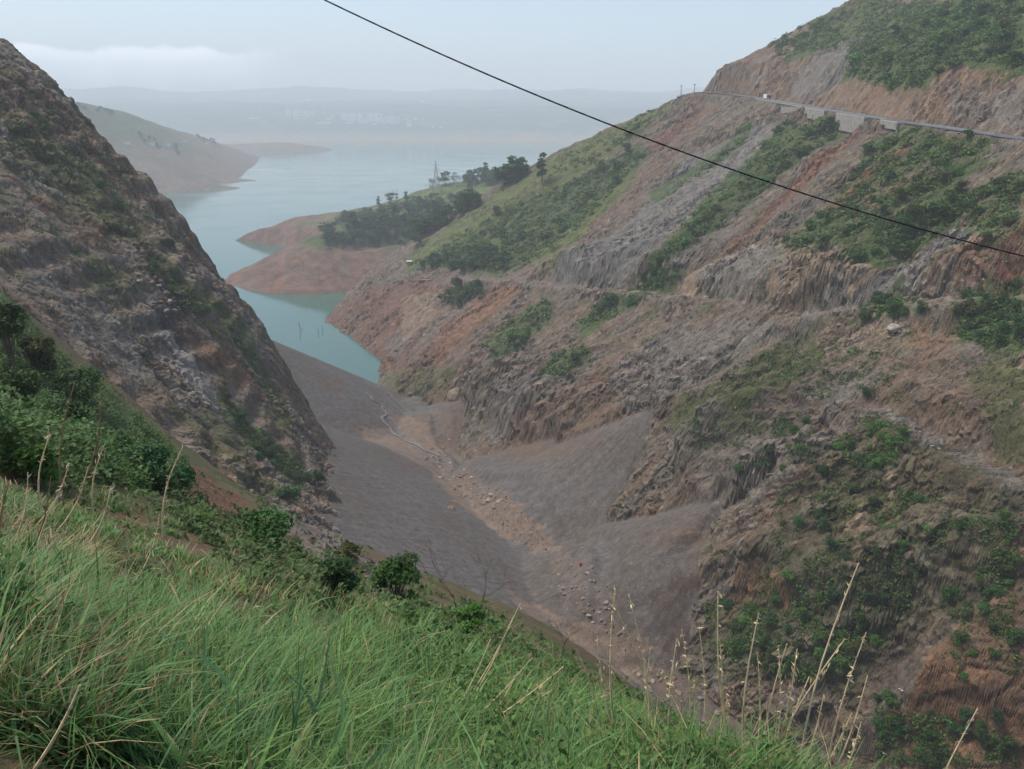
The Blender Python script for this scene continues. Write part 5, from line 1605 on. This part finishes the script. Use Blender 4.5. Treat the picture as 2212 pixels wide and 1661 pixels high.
# ------------------------------------------------------------------ on the water and the slopes
def dead_tree(q, top, label, seed, group=None, water=False, spread=.55):
    r = np.random.default_rng(seed)
    if water:
        u, v = ray([q]); y = CAM_Z / v[0]; base = Vector((u[0] * y, y, -.6))
    else:
        h = hit(q); y = h[1]; base = Vector(h[:3])
    H = (q[1] - top) * K * y / FPX * 1.06
    e = empty('dead_tree', base)
    bm = bmesh.new(); lim = bmesh.new()
    def grow(tgt, p, d, L, rad, k):
        e_ = p + d * L
        cyl_between(tgt, p, e_, rad, rad * .65, 5)
        if k == 0: return
        for _ in range(3):
            grow(lim, p.lerp(e_, r.uniform(.5, 1)), (d + Vector(r.normal(size=3)) * spread).normalized(), L * r.uniform(.4, .7), rad * .6, k - 1)
    th = max(.10, y * .0004)
    grow(bm, Vector((0, 0, 0)), Vector((r.uniform(-.12, .12), 0, 1)).normalized(), H * .55, th, 2)
    bm_obj('trunk', bm, M_BARK if water else M_DEAD, e); bm_obj('branch', lim, M_BARK if water else M_DEAD, e)
    tag(e, label, 'dead tree', group)
dead_tree((648, 714), 690, 'dead drowned tree standing in the green inlet, leftmost', 1, None, True, .7)
dead_tree((688, 719), 706, 'dead stump cluster in the inlet nearest the red bank', 2, None, True, .3)
dead_tree((697, 714), 700, 'thin dead stem in the inlet behind the stump cluster', 3, None, True, .15)
dead_tree((848, 425), 412, 'bare dead trunk on the terrace skyline, left of the pair', 4, 'dead trunks on the terrace skyline', False, .15)
dead_tree((857, 424), 410, 'bare dead trunk on the terrace skyline, right of the pair', 5, 'dead trunks on the terrace skyline', False, .15)
for i, qx in enumerate((655, 675, 690, 720, 735, 790, 810, 842, 850)):
    dead_tree((qx, 585 + (i % 3) * 14 - (12 if qx > 780 else 0)), 560 + (i % 3) * 14 - (12 if qx > 780 else 0), '%s pale dead sapling from the left on the bare red bank' % ORD[i], 10 + i, 'dead saplings on the red bank', False, .25)

def boat(q, L, rz, label):
    u, v = ray([q]); y = CAM_Z / v[0]
    e = empty('boat', (u[0] * y, y, 0.0), rz)
    n = 9; V = []
    for i in range(n):
        t = i / (n - 1) * 2 - 1
        w = .5 * (1 - abs(t) ** 2.6) * 1.3 + .06; zt = .45 + .25 * abs(t) ** 2
        V += [(t * L / 2, -w, zt), (t * L / 2, -w * .55, -.1), (t * L / 2, w * .55, -.1), (t * L / 2, w, zt)]
    F = [(4*i+k, 4*i+k+1, 4*i+k+5, 4*i+k+4) for i in range(n - 1) for k in range(3)]
    F += [(0, 1, 2, 3), (4*n-4, 4*n-1, 4*n-2, 4*n-3)]
    mesh_obj('hull', V, F, M_WHITE, e)
    for t in (-.25, .25):
        bm = bmesh.new(); bm_box(bm, (t * L, 0, .38), (.3, 1.0, .06)); bm_obj('thwart', bm, M_DEAD, e)
    tag(e, label, 'boat')
boat((708, 695), 5.2, math.radians(12), 'small white boat on the green inlet beside the red bank')

M_BOULD = {k: plain_mat('boulder_' + k, c, .95, .3, 2.5) for k, c in dict(tan=(.22, .165, .115), grey=(.18, .17, .16), orange=(.24, .135, .08), pale=(.32, .27, .215)).items()}
M_RUBBLE = ground_mat('rubble_stone', 3.0, .6, .3, .3)
def boulder_mesh(seed, mat):
    r = np.random.default_rng(seed); bm = bmesh.new()
    bmesh.ops.create_icosphere(bm, subdivisions=2, radius=1.0)
    dirs = r.normal(size=(9, 3)); dirs /= np.linalg.norm(dirs, axis=1)[:, None]; cutd = r.uniform(.55, .9, 9)
    for v_ in bm.verts:
        p = np.array(v_.co)
        for d_, c_ in zip(dirs, cutd):
            k = p @ d_
            if k > c_: p = p - d_ * (k - c_)
        v_.co = p * np.array([1.0, .8, .72])
    me = bpy.data.meshes.new('boulder'); bm.to_mesh(me); bm.free(); me.materials.append(mat); return me
BOULD = {(k, i): boulder_mesh(20 + i, M_BOULD[k]) for k in M_BOULD for i in range(4)}
def boulder(h, size, tone, label, group=None, name='boulder', scale=None):
    o = add_mesh(name, BOULD[tone, int(r6.integers(4))], (h[0], h[1], h[2] + .12 * size), r6.uniform(0, 6.28), scale or (size * r6.uniform(.8, 1.25), size * r6.uniform(.8, 1.25), size * r6.uniform(.6, 1.0)))
    o.rotation_euler.x = r6.uniform(-.3, .3)
    return tag(o, label, 'boulder', group)
ROCKS = [
 ([(905,962),(960,978),(1100,1085),(1090,1105),(1000,1075),(920,1005)], 60, (.4, 1.15), 'in the rubble along the upper stream bed', 'boulders of the upper stream bed'),
 ([(1185,1205),(1290,1210),(1330,1310),(1375,1400),(1300,1365),(1215,1285)], 55, (.3, .75), 'in the rubble at the foot of the near fan', 'boulders at the near fan foot'),
 ([(1350,1445),(1480,1440),(1560,1540),(1500,1600),(1400,1500)], 26, (.35, .9), 'in the lower stream bed below the hollow', 'boulders of the lower stream bed'),
 ([(880,900),(1000,930),(1080,975),(980,985),(900,960)], 22, (.3, .7), 'on the brown fan left of the buttress', 'boulders on the brown fan'),
 ([(280,560),(360,600),(430,700),(360,690),(300,620)], 16, (.4, 1.2), 'in the rockfall on the left wall', 'boulders in the left rockfall'),
 ([(1790,700),(1960,690),(2060,760),(1900,790)], 14, (.35, .9), 'on the gravel below the bench', 'boulders below the bench'),
 ([(1880,880),(1960,915),(2080,980),(2060,995),(1920,930)], 14, (.25, .6), 'on the gravel track', 'boulders on the gravel track'),
 ([(1960,270),(2100,290),(2200,330),(2150,330),(1990,290)], 14, (.4, 1.0), 'in the debris blocking the road', 'boulders of the road debris'),
]
for poly, n, (s0, s1), where_, group in ROCKS:
    qs = scatter(poly, n, 5, r6)
    for q, h in zip(qs, hits_mid(qs)):
        if np.isnan(h[0]): continue
        sz = r6.uniform(s0, s1) ** 1.3; tone = ('tan', 'grey', 'tan', 'orange', 'tan', 'grey', 'pale')[int(r6.integers(7))]
        lo_, hi_ = np.min(poly, 0), np.max(poly, 0); f = (q - lo_) / (hi_ - lo_)
        sub = ('lower', 'middle', 'upper')[int(2.999 * (1 - f[1]))] + ' ' + ('left', 'centre', 'right')[int(2.999 * f[0])]
        boulder(h, sz, tone, '%s %s boulder %s, %s' % ('small' if sz < (s0 + s1) / 2 else 'large', tone, where_, sub), group)
h = hit((1925, 712)); h[2] += .5; h[1] -= 1.0; boulder(h, 1, 'pale', 'big pale angular slab perched on the ledge at right', None, 'slab', (17 * K * h[1] / FPX, 2.2, 15 * K * h[1] / FPX))
h = hit((282, 982)); boulder(h, 1, 'orange', 'orange-brown flat boulder on the green near slope at left', None, 'boulder', (26 * K * h[1] / FPX, 20 * K * h[1] / FPX, 13 * K * h[1] / FPX))
h = hit_mid((975, 1098)); boulder(h, 1.3, 'orange', 'orange boulder alone on the grey scree left of the stream')
h = hit((725, 1145)); boulder(h, 1, 'grey', 'pale grey boulder on the stony bank over the scree', None, 'boulder', tuple(np.array((14, 12, 9)) * K * h[1] / FPX))
h = hit((985, 860)); boulder(h, 1, 'tan', 'brown rock knob at the foot of the slope above the stream', None, 'boulder', (5, 5, 8))

# rubble too small to count
def rubble(zone_list):
    tet = np.array([[1, 0, -.3], [-.5, .87, -.3], [-.5, -.87, -.3], [.1, .1, .8]])
    fc = np.array([[0, 1, 3], [1, 2, 3], [2, 0, 3], [0, 2, 1]])
    VV, CC = [], []
    for poly, n, (a, b) in zone_list:
        P = np.asarray(poly, float); lo, hi = P.min(0), P.max(0)
        q = lo + r6.random((n * 3, 2)) * (hi - lo); q = q[inpoly(q[:, 0], q[:, 1], P)][:n]
        h = hits(q); h = h[~np.isnan(h[:, 0])]
        if b > .3: h = h[h[:, 3] != 0]
        s = a + (b - a) * r6.random(len(h)) ** 3
        ang = r6.uniform(0, 6.28, len(h)); c, sn = np.cos(ang), np.sin(ang)
        T = np.repeat(tet[None], len(h), 0) * r6.uniform(.6, 1.3, (len(h), 4, 1))
        T = np.stack([T[..., 0] * c[:, None] - T[..., 1] * sn[:, None], T[..., 0] * sn[:, None] + T[..., 1] * c[:, None], T[..., 2]], -1) * s[:, None, None]
        VV.append((T + h[:, None, :3]).reshape(-1, 3))
        tone = np.array([C['tan'] * 1.1, C['pale'], C['grey'] * 1.1, C['orange'] * 1.1, C['rubble']])[r6.integers(5, size=len(h))] * r6.uniform(.7, 1.3, len(h))[:, None]
        CC.append(np.repeat(tone, 4, 0))
    V = np.concatenate(VV); n = len(V) // 4
    return V, (fc[None] + (np.arange(n) * 4)[:, None, None]).reshape(-1, 3), np.concatenate(CC)
V, F, Cc = rubble([
 ([(890,955),(970,975),(1120,1090),(1190,1190),(1150,1190),(1040,1110),(920,1010)], 1500, (.08, .5)),
 ([(1170,1195),(1300,1205),(1390,1410),(1480,1440),(1560,1600),(1430,1560),(1300,1380),(1200,1290)], 1600, (.06, .35)),
 ([(1060,1090),(1180,1060),(1440,1150),(1300,1180),(1190,1170)], 400, (.06, .2)),
 ([(640,900),(900,1000),(1100,1250),(950,1250),(720,1080)], 400, (.06, .22)),
 ([(860,880),(1100,960),(1250,970),(1000,990)], 500, (.08, .35)),
 ([(620,1110),(720,1135),(870,1280),(960,1340),(880,1330),(740,1260)], 900, (.03, .25)),
 ([(0,480),(330,760),(420,860),(260,850),(0,640)], 700, (.08, .5)),
 ([(260,540),(460,680),(500,760),(380,720)], 500, (.1, .6)),
 ([(1880,882),(1960,910),(2212,1040),(2212,1062),(2050,1000)], 700, (.06, .3)),
 ([(1280,820),(1600,690),(2100,690),(2212,900),(1900,880),(1500,900)], 1800, (.08, .45)),
 ([(1000,640),(1500,640),(1800,690),(1500,860),(1100,950),(850,800)], 1600, (.1, .5)),
 ([(1960,268),(2212,310),(2212,340),(2000,290)], 500, (.1, .4)),
 ([(740,700),(960,630),(1060,620),(900,800),(800,770)], 600, (.1, .5)),
 ([(405,990),(520,1080),(520,1112),(430,1112)], 250, (.03, .2)),
 ([(1850,560),(2212,400),(2212,640),(1900,650)], 500, (.1, .5)),
 ([(1540,200),(1700,150),(2212,180),(2212,290),(1700,225)], 600, (.15, .6))])
tag(mesh_obj('rubble', V, F, M_RUBBLE, None, False, Cc), 'loose stones strewn over scree, stream bed and slopes', 'rubble', kind='stuff')

# stream
def stream():
    q = [(788, 850), (806, 862), (822, 876), (834, 888), (826, 902), (836, 918), (850, 935), (872, 950), (893, 960), (925, 975), (945, 985)]
    P = np.array([MID.hit([a])[0][:3] for a in q])
    t = np.linspace(0, 1, len(P)); T = np.linspace(0, 1, 90)
    X, Y_ = np.interp(T, t, P[:, 0]), np.interp(T, t, P[:, 1])
    X += .8 * np.sin(T * 40); Y_ += .8 * np.cos(T * 33)
    dx, dy = np.gradient(X), np.gradient(Y_); L = np.hypot(dx, dy) + 1e-9
    w = .45 + .3 * np.sin(T * 25) * np.sin(T * 11)
    V = []
    for k in (-1, 0, 1):
        px_, py_ = X - dy / L * w * k, Y_ + dx / L * w * k
        V.append(np.stack([px_, py_, land(px_, py_)[0] + .28], 1))
    zc = np.minimum.reduce([v_[:, 2] for v_ in V]) + .12
    for v_ in V: v_[:, 2] = np.maximum(v_[:, 2], zc)
    V = np.stack(V, 1).reshape(-1, 3)
    F = [(3*i+k, 3*i+k+1, 3*i+k+4, 3*i+k+3) for i in range(89) for k in (0, 1)]
    m = plain_mat('stream_water', (.16, .145, .125), .3, .15, .5, .5)
    tag(mesh_obj('stream', V, F, m, None, True), kind='structure')
stream()

# old track edge, hut, drum, pipes, litter
def slab(qa, qb, w, t, label):
    a, b = Vector(hit(qa)[:3]), Vector(hit(qb)[:3]); e_ = (b - a); m = (a + b) / 2
    bm = bmesh.new(); bm_box(bm, (0, 0, 0), (e_.length, w, t))
    for v_ in bm.verts: v_.co += Vector(r6.normal(size=3)) * .12
    o = bm_obj('track_slab', bm, M_CONC); o.location = m + Vector((0, -.3, .35)); o.rotation_euler = (0, -math.asin(max(-1, min(1, e_.z / e_.length))), math.atan2(e_.y, e_.x))
    tag(o, label, 'slab')
slab((893, 606), (934, 605), 2.2, .5, 'broken concrete track slab jutting over the red slope')
slab((848, 611), (870, 607), 1.8, .4, 'short broken track slab at the end of the old track')

h = hit((885, 571)); e = empty('hut', (h[0], h[1], h[2]))
bm = bmesh.new(); bm_box(bm, (0, 0, .9), (3.2, 2.4, 2.4)); bm_obj('wall', bm, M_CONC, e)
bm = bmesh.new(); bm_box(bm, (0, -.2, 2.3), (4.0, 3.2, .18)); bm_obj('roof', bm, M_WHITE, e)
tag(e, 'tiny hut with a white sheet roof at the wooded spur foot', 'hut')

h = hit_mid((1254, 1222)); e = empty('drum', (h[0], h[1], h[2]))
bm = bmesh.new(); cyl_between(bm, (0, 0, 0), (0, 0, .8), .28, .28, 14); bm_obj('body', bm, M_RED, e)
for z_ in (.02, .4, .78):
    bm = bmesh.new(); cyl_between(bm, (0, 0, z_ - .03), (0, 0, z_ + .03), .30, .30, 14); bm_obj('hoop', bm, M_RED, e)
tag(e, 'small red drum among the stones at the near fan foot', 'drum')

def rod(qa, qb, rad, mat, name, label, cat, lift=.4):
    a, b = Vector(hit(qa)[:3]), Vector(hit(qb)[:3]); b = Vector(at(qb[0], qb[1], a.y * 1.01)); a = Vector(at(qa[0], qa[1], a.y))
    bm = bmesh.new(); cyl_between(bm, Vector((0, 0, 0)), b - a, rad, rad * .9, 8)
    o = bm_obj(name, bm, mat, None, True); o.location = a + Vector((0, -.3, lift)); tag(o, label, cat)
rod((2110, 699), (2140, 688), .22, M_DEAD, 'fallen_pole', 'fallen pale wooden pole in the shrubs near the right edge', 'pole')
rod((2172, 698), (2209, 702), .14, M_BLUE, 'pipe', 'pale blue pipe sticking out of the dark hollow at the right edge', 'pipe')
rod((1996, 1160), (2011, 1174), .07, M_POLE, 'post', 'thin fallen white post on the mossy rock face', 'post')

def litter(q, s, mat, label):
    h = hit_mid(q); r = np.random.default_rng(int(q[0])); n = 7; V = []
    for i in range(n):
        for j in range(n):
            V.append(((i / (n - 1) - .5) * s, (j / (n - 1) - .5) * s * .8, .10 + .16 * s * r.normal() * .5 + .12 * s * math.sin(i * 1.7) * math.cos(j * 1.3)))
    F = [(i*n+j, (i+1)*n+j, (i+1)*n+j+1, i*n+j+1) for i in range(n-1) for j in range(n-1)]
    o = mesh_obj('plastic_sheet', V, F, mat, None, True); o.location = (h[0], h[1], h[2] + .1)
    o.rotation_euler = (.5, 0, r.uniform(0, 3)); tag(o, label, 'litter')
litter((1937, 1540), 1.3, M_RED, 'crumpled red sheet in the dark gully at lower right')
litter((1909, 1628), 1.0, M_WHITE, 'crumpled white sheet in the gully bottom at lower right')
litter((1945, 1492), .7, M_WHITE, 'small white scrap in the gully above the red sheet')
litter((1348, 1500), .6, M_WHITE, 'white scrap in the lower stream bed')

# ------------------------------------------------------------------ the town across the lake
M_TOWER = plain_mat('tower_wall', (.82, .80, .77), .8, .08, .05)
M_ROOF = plain_mat('tower_roof', (.40, .38, .36), .9, .1, .1)
def qh(y): return K * y / FPX
def tower(qx, qbase, qtop, qw, label, group, name='tower_block', cat='tower', steps=True):
    h = FAR.hit([(qx, qbase)])[0]
    if np.isnan(h[0]) or h[3] != 7:
        p_ = at(qx, qbase, 4250); h = np.array([*p_, 7])
    y = h[1]; H = (qbase - qtop) * qh(y); W = qw * qh(y)
    e = empty(name, (h[0], y, h[2] - 4), r6.uniform(-.2, .2))
    bm = bmesh.new(); bm_box(bm, (0, 0, H / 2), (W * .62, W * .9, H + 8))
    bm_box(bm, (-W * .33, 0, H / 2 - .5), (W * .30, W * .6, H + 6)); bm_box(bm, (W * .33, 0, H / 2 - .5), (W * .30, W * .6, H + 6))
    bm_obj('wall', bm, M_TOWER, e)
    bm = bmesh.new(); bm_box(bm, (0, 0, H + 4 + 1.2), (W * .4, W * .4, 2.4)); bm_obj('roof', bm, M_ROOF, e)
    tag(e, label, cat, group)
def cq(cx, cy): return (1000 + .3617 * cx) / 1.8517, (350 + .3617 * cy) / 1.8517
for i, cx in enumerate((415, 445, 487, 515, 545, 595, 632, 658, 692, 725)):
    q = cq(cx, 318); t = cq(cx, 247 if cx < 570 else 258)
    tower(q[0], q[1], t[1], 5.0, '%s pale tower from the left in the left tower row across the lake' % ORD[i], 'towers of the left row')
tw = [(1000,340,300),(1025,365,290),(1045,362,292),(1065,365,295),(1090,368,298),(1115,370,290),(1135,370,292),(1160,372,294),(1185,370,300),(1210,392,298),(1235,395,310),(1262,400,330),(1290,400,340),
      (1310,385,300),(1330,370,290),(1355,375,300),(1385,372,292),(1410,380,300),(1435,400,330),(1460,385,295),(1480,408,345),(1505,405,350),(1530,385,318),(1560,408,330),(1590,410,325),(1612,395,335),(1640,398,328)]
for i, (cx, b, t) in enumerate(tw):
    q, tq = cq(cx, b), cq(cx, t)
    tower(q[0], q[1], tq[1], 4.4, '%s pale tower from the left in the right tower cluster across the lake' % ORD[i], 'towers of the right cluster')
q, tq = cq(1762, 430), cq(1762, 365); tower(q[0], q[1], tq[1], 10.5, 'wide pale slab tower standing alone right of the tower cluster', None)
low = [(20,345,12,70),(100,347,10,60),(108,222,12,45),(312,240,10,40),(625,140,14,80),(800,160,12,70),(278,302,12,40),(345,308,12,60),(520,350,14,60),(765,405,14,70),(880,350,18,90),(790,290,24,45),(1830,355,16,60),(1905,360,14,60),
       (2030,440,18,45),(2110,445,14,60),(1725,355,14,40),(930,320,20,60),(860,400,12,120),(1110,392,14,100),(1380,408,14,80),(430,180,8,40),(940,170,8,40),(1305,152,8,36),(1910,160,14,50),(2010,120,12,60)]
low.sort()
for i, (cx, b, hh, ww) in enumerate(low):
    q = cq(cx, b); tq = cq(cx, b - hh)
    tower(q[0], q[1], tq[1], ww * .195 * .8, '%s low white building from the left on the far shore slope' % ORD[i], 'low buildings on the far shore', 'house', 'house')
for i, qq in enumerate(((275, 312), (330, 314), (362, 316), (398, 308), (447, 312))):
    h = FAR.hit([qq])[0]
    if np.isnan(h[0]) or h[3] != 6: continue
    e = empty('house', (h[0], h[1], h[2])); bm = bmesh.new(); bm_box(bm, (0, 0, 2), (9, 7, 6)); bm_obj('wall', bm, M_WHITE, e)
    bm = bmesh.new(); bm_box(bm, (0, 0, 5.4), (10, 8, .8)); bm_obj('roof', bm, M_ROOF, e)
    tag(e, '%s tiny white house from the left on the far left headland' % ORD[i], 'house', 'houses on the far headland')
# ------------------------------------------------------------------ haze
def box_verts(x0, x1, y0, y1, z0, z1):
    v = [(x, y, z) for z in (z0, z1) for y in (y0, y1) for x in (x0, x1)]
    f = [(0, 2, 3, 1), (4, 5, 7, 6), (0, 1, 5, 4), (2, 6, 7, 3), (0, 4, 6, 2), (1, 3, 7, 5)]
    return v, f
hz_mat = bpy.data.materials.new('haze_air'); hz_mat.use_nodes = True
hn = hz_mat.node_tree; hn.nodes.clear()
ho = hn.nodes.new('ShaderNodeOutputMaterial'); hv = hn.nodes.new('ShaderNodeVolumePrincipled')
hv.inputs['Color'].default_value = (.92, .97, 1.0, 1)
hv.inputs['Density'].default_value = 0.00026
hv.inputs['Anisotropy'].default_value = 0.0
hn.links.new(hv.outputs[0], ho.inputs['Volume'])
v, f = box_verts(-6400, 6400, -260, 8300, -16, 560)
haze = mesh_obj('haze', v, f, hz_mat)
tag(haze, kind='stuff')

# ------------------------------------------------------------------ labels that still coincide get their place in line
def unique_labels():
    seen = {}
    for o in bpy.data.objects:
        if o.parent is None and 'label' in o and o.get('kind') == 'thing': seen.setdefault(o['label'], []).append(o)
    for lab, os_ in seen.items():
        if len(os_) < 2: continue
        os_.sort(key=lambda o: o.location.x / max(o.location.y, 1))
        for i, o in enumerate(os_):
            new = '%s, %s from left' % (lab, ORD[i])
            if len(new.split()) <= 16: o['label'] = new
unique_labels()
